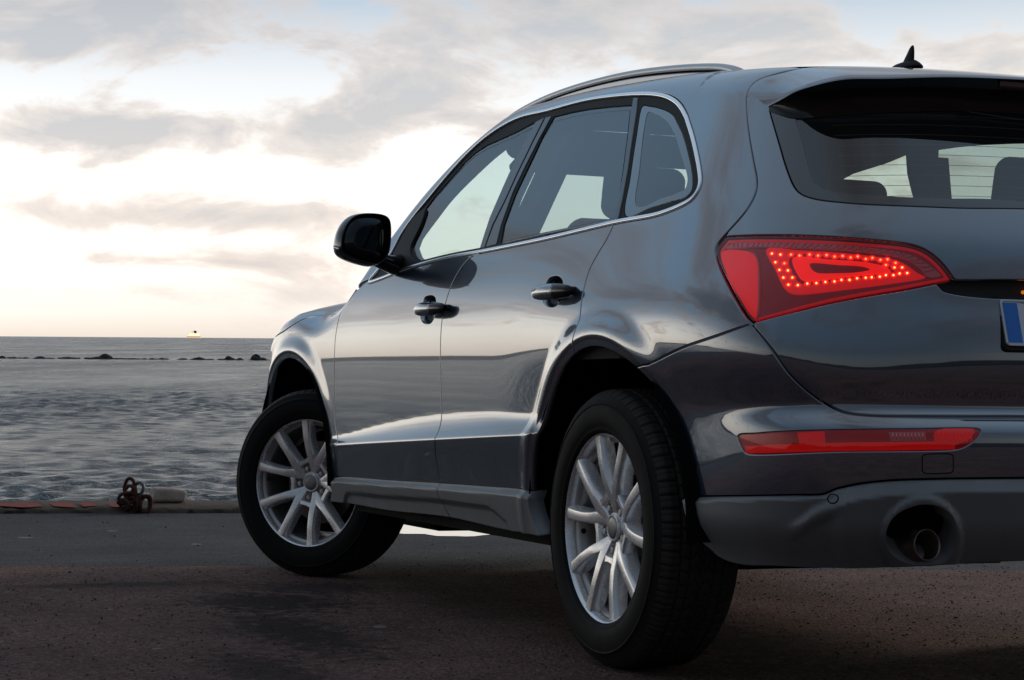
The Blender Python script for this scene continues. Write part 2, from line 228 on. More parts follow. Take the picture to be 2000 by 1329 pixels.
# ---------------------------------------------------------------- traced outlines on the body (u along the plan outline, v up)
T={"fd_front":[[2.2141,1.0847],[2.2713,1.053],[2.3523,1.0105],[2.3583,0.9684],[2.3675,0.9126],[2.3709,0.8372],[2.3666,0.686],[2.3541,0.5919],[2.2927,0.5143],[2.3172,0.4425],[2.3329,0.3932]],
"fd_rear":[[1.0371,1.1503],[1.0845,1.1398],[1.1277,1.1238],[1.1649,1.0938],[1.1966,1.0537],[1.215,1.0085],[1.2242,0.9571],[1.2274,0.9014],[1.2264,0.8365],[1.2218,0.7554],[1.2135,0.6665],[1.2059,0.6181],[1.1987,0.5843],[1.1974,0.5586],[1.2145,0.5292],[1.2199,0.4887],[1.2125,0.4245]],
"rd_rear":[[0.0702,1.1635],[0.0782,1.1289],[0.111,1.076],[0.1272,1.0342],[0.1175,0.9713],[0.0936,0.8907],[0.1065,0.8354]],
"archR":[[0.445,0.4389],[0.4279,0.5225],[0.4101,0.5771],[0.3795,0.6628],[0.3058,0.7292],[0.2027,0.7812],[0.1093,0.8113],[0.0087,0.8268],[-0.0753,0.8304],[-0.1501,0.8211],[-0.2006,0.7985],[-0.2415,0.765],[-0.2897,0.712],[-0.3291,0.651],[-0.371,0.5796],[-0.3969,0.5248],[-0.4152,0.4641]],
"archF":[[3.2329,0.7534],[3.1424,0.8006],[3.0015,0.8461],[2.8887,0.8565],[2.7874,0.837],[2.7112,0.7908],[2.6408,0.7161],[2.5798,0.6174],[2.5075,0.5031],[2.4759,0.3911]],
"belt_low":[[2.116,1.1087],[1.8202,1.1197],[1.5457,1.1358],[1.2623,1.1446],[0.9919,1.1438],[0.4989,1.1509],[0.0532,1.1658],[-0.2095,1.1671],[-0.3454,1.179],[-0.3709,1.1888],[-0.3828,1.2007],[-0.3807,1.2232],[-0.3434,1.2803],[-0.2517,1.3707],[-0.1299,1.4572],[-0.0463,1.5038],[0.0411,1.5338],[0.1526,1.5585],[0.3187,1.5833],[0.6558,1.6176],[0.9821,1.6263],[1.2348,1.6326],[1.402,1.6112]],
"bump_seam":[[-0.31,0.7818],[-0.4503,0.8178],[-0.5693,0.8452],[-0.6548,0.8706]],
"gate_edge":[[-0.4467,1.4482],[-0.4604,1.4216],[-0.4841,1.3806],[-0.5211,1.3181],[-0.5581,1.2544],[-0.5837,1.2076],[-0.592,1.1826],[-0.5923,1.1615],[-0.5822,1.1317],[-0.5578,1.0994],[-0.527,1.0682],[-0.5119,1.0503],[-0.5133,1.038],[-0.5304,1.0114],[-0.5794,0.9569],[-0.6191,0.9131],[-0.6505,0.8754],[-0.6993,0.8175],[-0.7425,0.7497],[-0.7878,0.7009],[-0.8323,0.6746],[-0.8769,0.6671],[-0.9851,0.6665],[-1.2298,0.6684]],
"gate_top":[[-0.4467,1.4482],[-0.4911,1.4319],[-0.5356,1.4134]],
"roof_end":[[-0.4428,1.4673],[-0.4504,1.4943],[-0.4855,1.5109],[-0.519,1.5111]],
"glass_out":[[-0.554,1.3969],[-0.5797,1.3576],[-0.6147,1.3018],[-0.6567,1.229],[-0.689,1.1786],[-0.708,1.1601],[-0.7459,1.1462],[-0.8004,1.1407],[-0.8662,1.1409],[-1.0416,1.1602],[-1.2628,1.1946]],
"glass_in":[[-0.6408,1.3703],[-0.6602,1.337],[-0.6815,1.2974],[-0.7201,1.2159],[-0.7322,1.1938],[-0.7491,1.1805],[-0.7956,1.1694],[-0.8628,1.1697],[-0.9312,1.1745],[-1.0426,1.1911],[-1.1722,1.214]],
"lamp":[[-0.5366,1.069],[-0.603,1.0648],[-0.6617,1.0611],[-0.768,1.0562],[-0.8645,1.0536],[-0.9563,1.0501],[-0.9818,1.0443],[-1.0066,1.0312],[-1.0331,1.0073],[-1.0564,0.9762],[-0.9981,0.961],[-0.9481,0.9475],[-0.8718,0.9306],[-0.7992,0.9134],[-0.7261,0.8931],[-0.658,0.8735],[-0.6242,0.9129],[-0.5851,0.9567],[-0.5354,1.0109],[-0.5168,1.0401]],
"recess_low":[[-1.0588,0.9758],[-1.0329,0.9621],[-1.0215,0.952],[-1.0387,0.9472],[-1.0692,0.943],[-1.1109,0.9404],[-1.1629,0.9399],[-1.2325,0.9414]],
"recess_up":[[-1.0588,0.9758],[-1.0991,0.9787],[-1.235,0.9885]],
"crease_gate":[[-0.7842,0.7604],[-0.8399,0.7531],[-0.8865,0.7516],[-0.9848,0.7533],[-1.2259,0.7563]],
"refl":[[-0.6144,0.6159],[-0.662,0.6224],[-0.7042,0.6269],[-0.8439,0.6355],[-0.9659,0.639],[-1.1049,0.6409],[-1.1165,0.6369],[-1.1112,0.6248],[-1.1041,0.6167],[-1.0913,0.6052],[-1.0799,0.5982],[-1.0653,0.5918],[-1.0488,0.5889],[-0.845,0.5833],[-0.6444,0.5723],[-0.6334,0.5761],[-0.6278,0.5841]],
"clad_top":[[-0.4186,0.4637],[-0.6275,0.4779],[-0.7471,0.4856],[-0.8045,0.4893],[-0.8161,0.4948],[-0.828,0.5014],[-0.8537,0.5095],[-0.8768,0.515],[-0.9093,0.52],[-0.9424,0.5231],[-1.0386,0.5263],[-1.2197,0.5277]],
"clad_band":[[-0.4181,0.4557],[-0.6272,0.4703],[-0.7467,0.4781],[-0.8013,0.4806],[-0.786,0.4628],[-0.7702,0.4415],[-0.7623,0.4249],[-0.7947,0.4435],[-0.8429,0.4662],[-0.8665,0.4764],[-0.8923,0.4831],[-0.9277,0.4892],[-0.9765,0.4934],[-1.0723,0.4968],[-1.2216,0.4984]],
"clad_bot":[[-0.4186,0.4637],[-0.4267,0.4341],[-0.4368,0.4016],[-0.4521,0.3708],[-0.4739,0.3492],[-0.5114,0.332],[-0.535,0.3219],[-0.5978,0.3134],[-0.6774,0.3167],[-0.7847,0.3179],[-0.8827,0.321],[-1.0433,0.3282],[-1.2428,0.3332]],
"exh":[[-0.925,0.3642],[-0.9209,0.3936],[-0.9275,0.4262],[-0.9434,0.4494],[-0.9664,0.4633],[-0.9928,0.4703],[-1.0201,0.4655],[-1.0422,0.4514],[-1.0562,0.428],[-1.0605,0.3986],[-1.0559,0.3631]],
"sensor":[[-0.8258,0.4802]],
"cap":[[-0.9883,0.5805],[-1.05,0.582],[-1.0504,0.5395],[-0.9885,0.5382]],
"hood_line":[[3.025,0.9474],[2.9094,0.9765],[2.8424,1.0005],[2.7522,1.017],[2.365,1.0072]],
"sill_top":[[2.4765,0.3892],[2.2905,0.4031],[1.721,0.4147],[1.2118,0.4261],[0.8595,0.4328],[0.5676,0.4376],[0.449,0.4359]],
"sill_bot":[[2.4448,0.3048],[2.25,0.3092],[1.7433,0.3095],[1.1612,0.321],[0.6848,0.3117],[0.5064,0.3147],[0.3976,0.3132]],
"sill_end":[[0.449,0.4359],[0.4485,0.3958],[0.4344,0.358],[0.3976,0.3132]],
"sill_mid":[[2.2451,0.3132],[2.2131,0.3426],[2.1711,0.3529],[1.746,0.3607],[1.2326,0.374],[0.7957,0.3764],[0.7332,0.3633],[0.6919,0.35],[0.6492,0.3362]],
"glF":[[1.7448,1.2189],[1.7516,1.2622],[1.7724,1.3265],[1.7739,1.3734],[1.733,1.4101],[1.649,1.4642],[1.5695,1.5143],[1.4908,1.5425],[1.4032,1.5564],[1.1641,1.5707],[1.0273,1.5851],[1.0576,1.5218],[1.0708,1.4588],[1.076,1.3824],[1.0801,1.2763],[1.0571,1.162],[1.2755,1.1579],[1.5108,1.1509],[1.5761,1.1505],[1.6686,1.179]],
"glR":[[0.8744,1.5819],[0.7353,1.5783],[0.5981,1.5706],[0.4444,1.5577],[0.2931,1.5426],[0.2314,1.4526],[0.1629,1.3368],[0.1097,1.2392],[0.0842,1.181],[0.3077,1.1767],[0.5942,1.1742],[0.8833,1.1682],[0.919,1.2307],[0.9312,1.3395],[0.9194,1.4297],[0.9083,1.5285]],
"glQ":[[0.2136,1.5294],[0.1671,1.5234],[0.115,1.5137],[0.0247,1.4902],[-0.0247,1.4706],[-0.067,1.4447],[-0.1772,1.373],[-0.2721,1.2923],[-0.3126,1.2443],[-0.3239,1.2185],[-0.3063,1.2057],[-0.2322,1.203],[-0.1183,1.1974],[0.0261,1.1865],[0.0894,1.2982],[0.1622,1.4288]],
"glQin":[[0.1604,1.5051],[0.0929,1.4918],[0.0203,1.4677],[-0.048,1.4324],[-0.1379,1.3704],[-0.2327,1.2997],[-0.2798,1.2537],[-0.285,1.2301],[-0.2452,1.2242],[-0.1613,1.2196],[-0.0202,1.2091],[0.0557,1.325],[0.1429,1.4642]],
"bp1":[[1.0178,1.584],[0.9503,1.5896],[0.9727,1.52],[0.9886,1.4167],[0.997,1.3216],[1.0163,1.2389],[1.0063,1.1635],[1.0477,1.1613],[1.0705,1.2754],[1.0664,1.3814],[1.0611,1.4577],[1.048,1.5207]],
"bp2":[[0.941,1.5885],[0.8915,1.5871],[0.9227,1.5189],[0.9425,1.4323],[0.9543,1.3419],[0.9373,1.2323],[0.9114,1.1668],[0.9988,1.1647],[1.005,1.2362],[0.9876,1.3207],[0.9792,1.4157],[0.9633,1.5189]],
"cp":[[0.296,1.5633],[0.2626,1.5589],[0.2345,1.5205],[0.1915,1.4476],[0.1244,1.3326],[0.0789,1.2362],[0.0572,1.1787],[0.0795,1.1791],[0.1063,1.2388],[0.1559,1.3361],[0.2241,1.4517],[0.2748,1.5258]],
"dlo_in":[[2.0917,1.1142],[1.9616,1.1194],[1.8317,1.1308],[1.5588,1.1485],[1.2736,1.156],[1.0039,1.1565],[0.5084,1.1619],[0.0608,1.1753],[-0.2018,1.1779],[-0.3327,1.192],[-0.3552,1.1996],[-0.3648,1.2119],[-0.3606,1.2294],[-0.3176,1.2848],[-0.2213,1.3755],[-0.1094,1.4524],[-0.0375,1.4935],[0.0444,1.5236],[0.1432,1.546],[0.3017,1.5687],[0.6282,1.5979],[0.953,1.6059],[1.2056,1.6134],[1.4333,1.5831],[1.5555,1.5445],[1.6685,1.4849],[1.7793,1.405],[1.8748,1.3357],[1.9277,1.2725],[1.9419,1.2178],[1.9987,1.1683],[2.0681,1.1255]],
"sail":[[1.9291,1.2069],[1.917,1.2398],[1.8757,1.3318],[1.7875,1.3669],[1.7596,1.3565],[1.7425,1.3004],[1.7507,1.2193],[1.6688,1.1696],[1.585,1.1492],[1.7322,1.1398],[1.8264,1.1361]],
"handF":[[1.3785,0.9789]],
"handR":[[0.3469,0.9893]],
"cupF":[[1.4329,1.0061],[1.436,1.0197],[1.4047,1.0251],[1.3494,1.0226],[1.3175,1.0096],[1.3037,0.9843],[1.2992,0.9548],[1.3212,0.936],[1.3638,0.9325],[1.4108,0.9404],[1.4383,0.9595],[1.4459,0.9848]],
"cupR":[[0.4123,1.0142],[0.4066,1.0284],[0.377,1.0341],[0.3313,1.0315],[0.2963,1.0181],[0.2733,0.9913],[0.2666,0.9658],[0.2873,0.9501],[0.3281,0.9463],[0.3707,0.9523],[0.4062,0.9665],[0.422,0.993]],
"l_side":[[-0.5256,1.0368],[-0.6157,1.0302],[-0.6313,1.0211],[-0.6419,1.0046],[-0.6524,0.971],[-0.6633,0.9079],[-0.6604,0.8846],[-0.6492,0.8907],[-0.6133,0.9298],[-0.5646,0.9811]],
"l_stripe":[[-0.5372,1.0453],[-0.5547,1.0544],[-0.6207,1.0508],[-0.73,1.0452],[-0.8247,1.0417],[-0.9069,1.037],[-0.9547,1.0308],[-0.9821,1.0204],[-1.0101,1.0028],[-1.0295,0.9867],[-1.0013,0.9798],[-0.9823,0.9993],[-0.9604,1.0137],[-0.9284,1.0226],[-0.8766,1.0271],[-0.7953,1.0303],[-0.7097,1.0346],[-0.6237,1.0401]],
"l_led":[[-0.6548,1.0334],[-0.7328,1.0285],[-0.8163,1.0243],[-0.8975,1.0189],[-0.9339,1.0138],[-0.9553,1.004],[-0.9803,0.9863],[-0.9957,0.9805],[-0.9201,0.9609],[-0.8324,0.9453],[-0.7463,0.9345],[-0.7289,0.9366],[-0.7141,0.9461],[-0.6875,0.9861]],
"l_inner":[[-0.7193,1.0119],[-0.7976,1.0091],[-0.8779,1.0051],[-0.9137,0.9974],[-0.9243,0.9868],[-0.8792,0.9796],[-0.8209,0.9705],[-0.7629,0.9618],[-0.7486,0.9638],[-0.738,0.9745]],
"l_core":[[-0.7559,1.0006],[-0.8186,0.9987],[-0.8683,0.9967],[-0.8826,0.9909],[-0.8592,0.9841],[-0.8202,0.9802],[-0.7706,0.9811],[-0.7613,0.9908]],
"dots":[[-0.6718,1.0223],[-0.6923,1.0193],[-0.7159,1.0187],[-0.7348,1.0162],[-0.7556,1.0184],[-0.7734,1.0163],[-0.7906,1.0178],[-0.8071,1.0149],[-0.823,1.0167],[-0.8392,1.0141],[-0.853,1.0171],[-0.8694,1.0124],[-0.8824,1.0156],[-0.8988,1.0122],[-0.9131,1.0144],[-0.9299,1.0077],[-0.6841,1.0028],[-0.7049,1.0],[-0.6965,0.9859],[-0.7153,0.9844],[-0.7082,0.9694],[-0.7273,0.9692],[-0.7212,0.9544],[-0.7409,0.9533],[-0.7596,0.9565],[-0.7772,0.9577],[-0.7946,0.9602],[-0.8119,0.9617],[-0.8252,0.9653],[-0.8407,0.9658],[-0.8551,0.9697],[-0.8717,0.9715],[-0.8835,0.9732],[-0.8994,0.9752],[-0.9113,0.9793],[-0.9266,0.9802],[-0.9389,0.9845],[-0.9546,0.9867],[-0.9281,0.9973],[-0.9438,0.9985],[-0.9105,1.0017]],
"r_a":[[-0.754,0.6258],[-0.8068,0.6303],[-0.8094,0.603],[-0.7587,0.6007]],
"r_b":[[-0.9248,0.63],[-0.994,0.6319],[-0.9962,0.6114],[-0.9279,0.6095]],
"r_c":[[-1.0146,0.6332],[-1.0999,0.6374],[-1.0878,0.6155],[-1.0597,0.6038],[-1.0168,0.6036]],
"under":[[-0.554,1.3969],[-0.6027,1.38],[-0.6446,1.3717],[-0.6965,1.3778],[-0.8291,1.4166],[-1.0028,1.482],[-1.2334,1.5471],[-1.3704,1.5621]],
"handFe":[[1.5212,0.9884],[1.2478,0.9822]],
"handRe":[[0.481,0.9944],[0.2201,0.9886]],
"wiper":[[-1.2341,1.1714]],
"mir_rim":[[1.1055,1.1896],[1.1044,1.2327],[1.0871,1.2765],[1.0623,1.3018],[1.0228,1.3123],[0.9646,1.3115],[0.9426,1.3021],[0.935,1.2833],[0.934,1.2173],[0.9408,1.1823],[0.9568,1.1574],[0.9839,1.1442],[1.0257,1.1496],[1.0692,1.1617],[1.0945,1.1745]],
"mir_glass":[[1.0969,1.1989],[1.0958,1.2403],[1.0802,1.2755],[1.057,1.2955],[1.0192,1.3042],[0.9774,1.3026],[0.959,1.2931],[0.9532,1.2725],[0.9524,1.2169],[0.9591,1.1819],[0.9716,1.1641],[0.9915,1.1581],[1.0242,1.1621],[1.0641,1.1726],[1.0877,1.1837]]}
# ---- smooth 1-D tables -------------------------------------------------
def pchip(xs, ys, x):
    xs=np.asarray(xs,float); ys=np.asarray(ys,float); h=np.diff(xs); d=np.diff(ys)/h
    m=np.zeros_like(ys); 
    for i in range(1,len(xs)-1):
        if d[i-1]*d[i]>0:
            w1=2*h[i]+h[i-1]; w2=h[i]+2*h[i-1]; m[i]=(w1+w2)/(w1/d[i-1]+w2/d[i])
    m[0]=d[0]; m[-1]=d[-1]
    k=np.clip(np.searchsorted(xs,x)-1,0,len(xs)-2); t=(x-xs[k])/h[k]
    tt=np.clip(t,0,1)
    v=(2*tt**3-3*tt**2+1)*ys[k]+(tt**3-2*tt**2+tt)*h[k]*m[k]+(-2*tt**3+3*tt**2)*ys[k+1]+(tt**3-tt**2)*h[k]*m[k+1]
    return v+np.where(t<0,(x-xs[0])*m[0],0)+np.where(t>1,(x-xs[-1])*m[-1],0)
class Tab:
    def __init__(s, pts, sig=.03, pad=.3):
        xs=[p[0] for p in pts]; ys=[p[1] for p in pts]
        s.h=.002; s.x0=xs[0]-pad; n=int((xs[-1]+pad-s.x0)/s.h)+2
        g=s.x0+np.arange(n)*s.h; v=pchip(xs,ys,g)
        for _ in range(3):                       # three box blurs = near gaussian
            w=max(1,int(sig/s.h)); k=2*w+1
            p=np.concatenate([v[0]+(v[1]-v[0])*np.arange(-w,0), v, v[-1]+(v[-1]-v[-2])*np.arange(1,w+1)])
            c=np.cumsum(np.concatenate([[0],p])); v=(c[k:]-c[:-k])/k
        s.v=v; s.n=n
    def __call__(s,x):
        q=np.clip((np.asarray(x,float)-s.x0)/s.h,0,s.n-2.001); i=q.astype(int); t=q-i
        return s.v[i]*(1-t)+s.v[i+1]*t
def sst(a,b,x):
    t=np.clip((x-a)/(b-a),0,1); return t*t*t*(t*(6*t-15)+10)
def smax(a,b,k):
    h=np.clip(.5+.5*(a-b)/k,0,1); return b*(1-h)+a*h+k*h*(1-h)
# ---- tables ------------------------------------------------------------
B = Tab([(.15,.875),(.25,.893),(.32,.903),(.43,.916),(.55,.921),(.65,.9215),(.75,.9222),(.84,.9229),(.92,.9212),(1.0,.910),(1.08,.892),(1.15,.868),(1.20,.848),(1.30,.806),(1.40,.763),(1.50,.719),(1.60,.679),(1.75,.61)],.022)
PT= Tab([(-.9,.03),(-.4,.010),(0,.003),(.6,0),(1.7,0),(2.3,.003),(2.8,-.008),(3.2,-.022),(3.8,.0)],.06)
LH= Tab([(-.2,.055),(.45,.058),(.8,.078),(1.25,.082),(1.8,.065),(2.3,.035),(2.5,.03)],.05)
ZC= Tab([(-1.1,1.28),(-.8,1.455),(-.55,1.527),(-.2,1.575),(.3,1.622),(.9,1.660),(1.3,1.670),(1.55,1.645),(1.85,1.530),(2.1,1.365),(2.35,1.210),(2.6,1.160),(2.85,1.130),(3.1,1.052),(3.3,.99),(3.55,.90),(3.8,.74),(3.95,.6)],.05)
XR= Tab([(.10,.80),(.28,.86),(.36,.905),(.45,.930),(.53,.948),(.60,.951),(.64,.948),(.662,.925),(.68,.905),(.72,.917),(.75,.927),(.80,.929),(.86,.923),(.93,.909),(1.0,.898),(1.06,.885),(1.14,.845),(1.20,.805),(1.32,.725),(1.45,.640),(1.55,.575),(1.65,.5)],.011)
NR= Tab([(.2,5),(.6,5.5),(.9,4.6),(1.1,4.2),(1.5,4.2)],.1)
X0=-.12; XF=2.6
AR=(-.022,.352,.478); AF=(2.905,.338,.505)
def zcrease(x): return .521+(2.31-x)*.0407
def ys(x,z):
    y=B(z)-PT(x)
    s=z-zcrease(x); h=LH(x); A=.026*sst(2.50,2.30,x)*sst(.28,.50,x)*(h/.08)**.7
    up=np.clip(1-np.clip(s,0,None)/h,0,1)**1.85
    dn=np.exp(-(np.clip(-s,0,None)/.10)**1.3)
    y=y+A*np.where(s>0,up,dn)
    y=y+.034*sst(.62,.85,z)*sst(1.15,.84,z)*sst(.80,-.25,x)*sst(-1.0,-.75,x)
    for (cx,cz,r) in (AR,AF):
        rho=np.hypot(x-cx,z-cz)
        y=y+.0165*(1-.72*sst(cx-.05,cx-.40,x))*(1-sst(cx-.15,cx-.35,x)*sst(.72,.58,z))*sst(r+.115,r+.028,rho)*sst(1.00,.86,z)-.0030*sst(r+.028,r+.022,rho)-.0055*np.clip((r+.025-rho)/.025,0,1)
    return y
def fbody(x,y,z):
    y=np.abs(y); x=np.asarray(x,float)
    w=ys(x,z)
    # rear superellipse
    L=XR(z)+X0; n=NR(z)
    a=np.clip(X0-x,0,None)/np.maximum(L,.05)
    rr=(np.clip(y/w,0,None)**n+a**n+1e-12)**(1/n)
    fr=(rr-1)*np.minimum(w,L)
    # front superellipse
    Lf=1.25; b=np.clip(x-XF,0,None)/Lf; nf=3.6
    ff=(((y/w)**nf+b**nf+1e-12)**(1/nf)-1)*w
    side=np.where(x<X0,fr,np.where(x>XF,ff,y-w))
    top=(z-(ZC(x)-(.035+.035*sst(1.2,1.7,x))*(y/.7)**2.5*sst(3.2,2.5,x)-.03*(y/.8)**4*sst(1.9,2.6,x)))*.9
    return smax(side,top,.055)
def uv2ray(u,v):
    K=.9
    th=np.where(u<X0,(X0-u)/K,0.); ph=np.where(v>.9,(v-.9)/K,0.)
    o=np.stack([np.maximum(u,X0),0*u,np.minimum(v,.9)],-1)
    d=np.stack([-np.sin(th)*np.cos(ph),np.cos(th)*np.cos(ph),np.sin(ph)],-1)
    return o,d
def P(u,v,f=fbody):
    u=np.asarray(u,float); v=np.asarray(v,float); o,d=uv2ray(u,v)
    lo=np.zeros(u.shape); hi=np.full(u.shape,1.6)
    for _ in range(34):
        m=(lo+hi)/2; q=o+d*m[...,None]; s=f(q[...,0],q[...,1],q[...,2])>0
        hi=np.where(s,m,hi); lo=np.where(s,lo,m)
    return o+d*((lo+hi)/2)[...,None]
def uv(p):
    p=np.asarray(p,float); x,y,z=p[...,0],p[...,1],p[...,2]; K=.9
    dx=np.minimum(x-X0,0); th=np.arctan2(-dx,y); hr=np.hypot(dx,y)
    u=np.where(x<X0,X0-K*th,x); ph=np.arctan2(z-.9,hr)
    return np.stack([u,np.where(z>.9,.9+K*ph,z)],-1)
def N(p,f=fbody,e=.003):
    x,y,z=p[...,0],p[...,1],p[...,2]
    g=np.stack([f(x+e,y,z)-f(x-e,y,z),f(x,y+e,z)-f(x,y-e,z),f(x,y,z+e)-f(x,y,z-e)],-1)
    return g/np.linalg.norm(g,axis=-1,keepdims=True)
# ---------------------------------------------------------------- surface tools on the body
K9=.9; UC=X0-K9*math.pi/2; VC=.9+K9*math.pi/2
def cr(P_,h=.008,closed=False):
    """dense smooth curve through control points"""
    A=np.array(P_,float); n=len(A)
    if closed: A=np.vstack([A[-1],A,A[0],A[1]])
    else: A=np.vstack([2*A[0]-A[1],A,2*A[-1]-A[-2]])
    out=[]
    for i in range(1,len(A)-2):
        p0,p1,p2,p3=A[i-1:i+3]; L=np.linalg.norm(p2-p1); k=max(1,int(round(L/h)))
        d1=max(np.linalg.norm(p1-p0),1e-6)**.5; d2=max(L,1e-6)**.5; d3=max(np.linalg.norm(p3-p2),1e-6)**.5
        m1=((p1-p0)/d1-(p2-p0)/(d1+d2)+(p2-p1)/d2)*d2; m2=((p2-p1)/d2-(p3-p1)/(d2+d3)+(p3-p2)/d3)*d2
        t=(np.arange(k)/k)[:,None]
        out.append((2*t**3-3*t**2+1)*p1+(t**3-2*t**2+t)*m1+(-2*t**3+3*t**2)*p2+(t**3-t**2)*m2)
    if not closed: out.append(A[-2][None])
    return np.vstack(out)
def smooth(c,it=4,closed=False):
    c=c.copy()
    for _ in range(it):
        if closed: c=.25*np.roll(c,1,0)+.5*c+.25*np.roll(c,-1,0)
        else: c[1:-1]=.25*c[:-2]+.5*c[1:-1]+.25*c[2:]
    return c
def near(c,p): return int(np.argmin(((c-np.array(p))**2).sum(1)))
def sub(c,a,b):
    i,j=near(c,a),near(c,b); return c[i:j+1] if i<=j else c[j:i+1][::-1]
def area(p): x,y=p[:,0],p[:,1]; return .5*np.sum(x*np.roll(y,-1)-np.roll(x,-1)*y)
def clean(p,e=.0025):
    q=[p[0]]
    for a in p[1:]:
        if np.hypot(*(a-q[-1]))>e: q.append(a)
    if np.hypot(*(q[0]-q[-1]))<e: q.pop()
    return np.array(q)
def densify(p,h=.012):
    out=[]
    for a,b in zip(p,np.roll(p,-1,0)):
        k=max(1,int(np.ceil(np.hypot(*(b-a))/h))); out.append(a+(b-a)*(np.arange(k)/k)[:,None])
    return np.vstack(out)
def inset(p,d):     # p is counter-clockwise, d>0 shrinks
    t1=p-np.roll(p,1,0); t2=np.roll(p,-1,0)-p
    t1/=np.linalg.norm(t1,axis=1)[:,None]+1e-12; t2/=np.linalg.norm(t2,axis=1)[:,None]+1e-12
    n1=np.c_[-t1[:,1],t1[:,0]]; n2=np.c_[-t2[:,1],t2[:,0]]; n=n1+n2; L=np.linalg.norm(n,axis=1)[:,None]+1e-9; n/=L
    c=np.clip((n*n1).sum(1),.45,1)[:,None]
    return p+n*d/c
def inside(pts,poly):
    x,y=pts[:,0][:,None],pts[:,1][:,None]; a=poly; b=np.roll(poly,-1,0)
    out=np.zeros(len(pts),bool)
    for i in range(0,len(pts),4000):
        X,Y=x[i:i+4000],y[i:i+4000]
        c=((a[:,1]>Y)!=(b[:,1]>Y))&(X<(b[:,0]-a[:,0])*(Y-a[:,1])/(b[:,1]-a[:,1]+1e-15)+a[:,0])
        out[i:i+4000]=c.sum(1)%2==1
    return out
def pdist(pts,poly):
    out=np.zeros(len(pts)); a=poly; ab=np.roll(poly,-1,0)-a; L=(ab**2).sum(1)+1e-15
    for i in range(0,len(pts),3000):
        q=pts[i:i+3000,None,:]-a; t=np.clip((q*ab).sum(-1)/L,0,1); out[i:i+3000]=np.sqrt(((q-t[...,None]*ab)**2).sum(-1).min(1))
    return out
def ccw(p): return p if area(p)>0 else p[::-1]
def panel(name,poly,f,m,parent=None,gap=.0022,depth=.018,h=.014,holes=(),lines=(),er=.0022,off=0.,hole_gap=None,hole_depth=None,flip_edge=False):
    poly=ccw(clean(densify(np.array(poly,float)))); rings=[(poly,gap,depth)]
    for q in holes: rings.append((ccw(clean(densify(np.array(q,float))))[::-1],gap if hole_gap is None else hole_gap,depth if hole_depth is None else hole_depth))
    As=[inset(q,g+er) for q,g,_ in rings]; Bs=[inset(q,g) for q,g,_ in rings]
    lo,hi=poly.min(0),poly.max(0); gx=np.arange(lo[0]+h/2,hi[0],h); gy=np.arange(lo[1]+h/2,hi[1],h)
    G=np.stack(np.meshgrid(gx,gy),-1); G[1::2,:,0]+=h/2; G=G.reshape(-1,2)
    G=G[inside(G,As[0])]; G=G[pdist(G,As[0])>h*.45]
    for a in As[1:]:
        if len(G): G=G[~inside(G,a)]; G=G[pdist(G,a)>h*.45]
    pts=[];edges=[];base=0
    for a in As:
        pts.append(a); n=len(a); edges+=[(base+i,base+(i+1)%n) for i in range(n)]; base+=n
    for ln in lines:
        ln=ln[inside(ln,As[0])]
        if len(ln)<2: continue
        ln=ln[pdist(ln,As[0])>h*.3]
        for a in As[1:]: ln=ln[pdist(ln,a)>h*.3]
        if len(ln)<2: continue
        G=G[pdist(G,np.vstack([ln,ln[::-1]]))>h*.35] if len(G) else G
        pts.append(ln); edges+=[(base+i,base+i+1) for i in range(len(ln)-1) if np.hypot(*(ln[i+1]-ln[i]))<.05]; base+=len(ln)
    pts.append(G); Q=np.vstack(pts)
    r=delaunay_2d_cdt([Vector(q) for q in Q],edges,[],0,1e-7,True)
    V2=np.array([tuple(v) for v in r[0]]); F=np.array([t for t in r[2] if len(t)==3]); inv={}
    for i,ov in enumerate(r[3]):
        for j in ov: inv[j]=i
    cen=V2[F].mean(1); ok=inside(cen,As[0])
    for a in As[1:]: ok&=~inside(cen,a)
    F=F[ok]; sa=np.cross(V2[F[:,1]]-V2[F[:,0]],V2[F[:,2]]-V2[F[:,0]]); F=F[np.abs(sa)>1e-12]; sa=sa[np.abs(sa)>1e-12]; F[sa<0]=F[sa<0][:,::-1]
    P3=P(V2[:,0],V2[:,1],f); N3=N(P3,f); V=[P3+N3*off]; NN=[N3]; faces=[tuple(t) for t in F]; tot=len(V2); k=0
    for (q,g,dp),A,Bq in zip(rings,As,Bs):
        n=len(A); ia=[inv[k+i] for i in range(n)]; k+=n
        pb=P(Bq[:,0],Bq[:,1],f); nb=N(pb,f); pa=P3[ia]; out=pb-pa; out-=nb*(out*nb).sum(1)[:,None]; out/=np.linalg.norm(out,axis=1)[:,None]+1e-12
        nm=nb+out; nm/=np.linalg.norm(nm,axis=1)[:,None]
        V+=[pb+nb*(off-er*.5),pb+nb*(off-dp)]; NN+=[nm,out]
        for i in range(n):
            j=(i+1)%n; a0,a1,b0,b1,c0,c1=ia[i],ia[j],tot+i,tot+j,tot+n+i,tot+n+j
            faces+=[(a0,b0,b1,a1),(b0,c0,c1,b1)]
        tot+=2*n
    V=np.vstack(V); NN=np.vstack(NN)
    # face winding: (u grows forward, v up) on the left side gives an inward normal, so reverse everything
    f0=np.array(F[0]); nn=np.cross(V[f0[1]]-V[f0[0]],V[f0[2]]-V[f0[0]])
    if nn@NN[f0[0]]<0: faces=[t[::-1] for t in faces]
    return mk(name,V,faces,m,parent,NN)
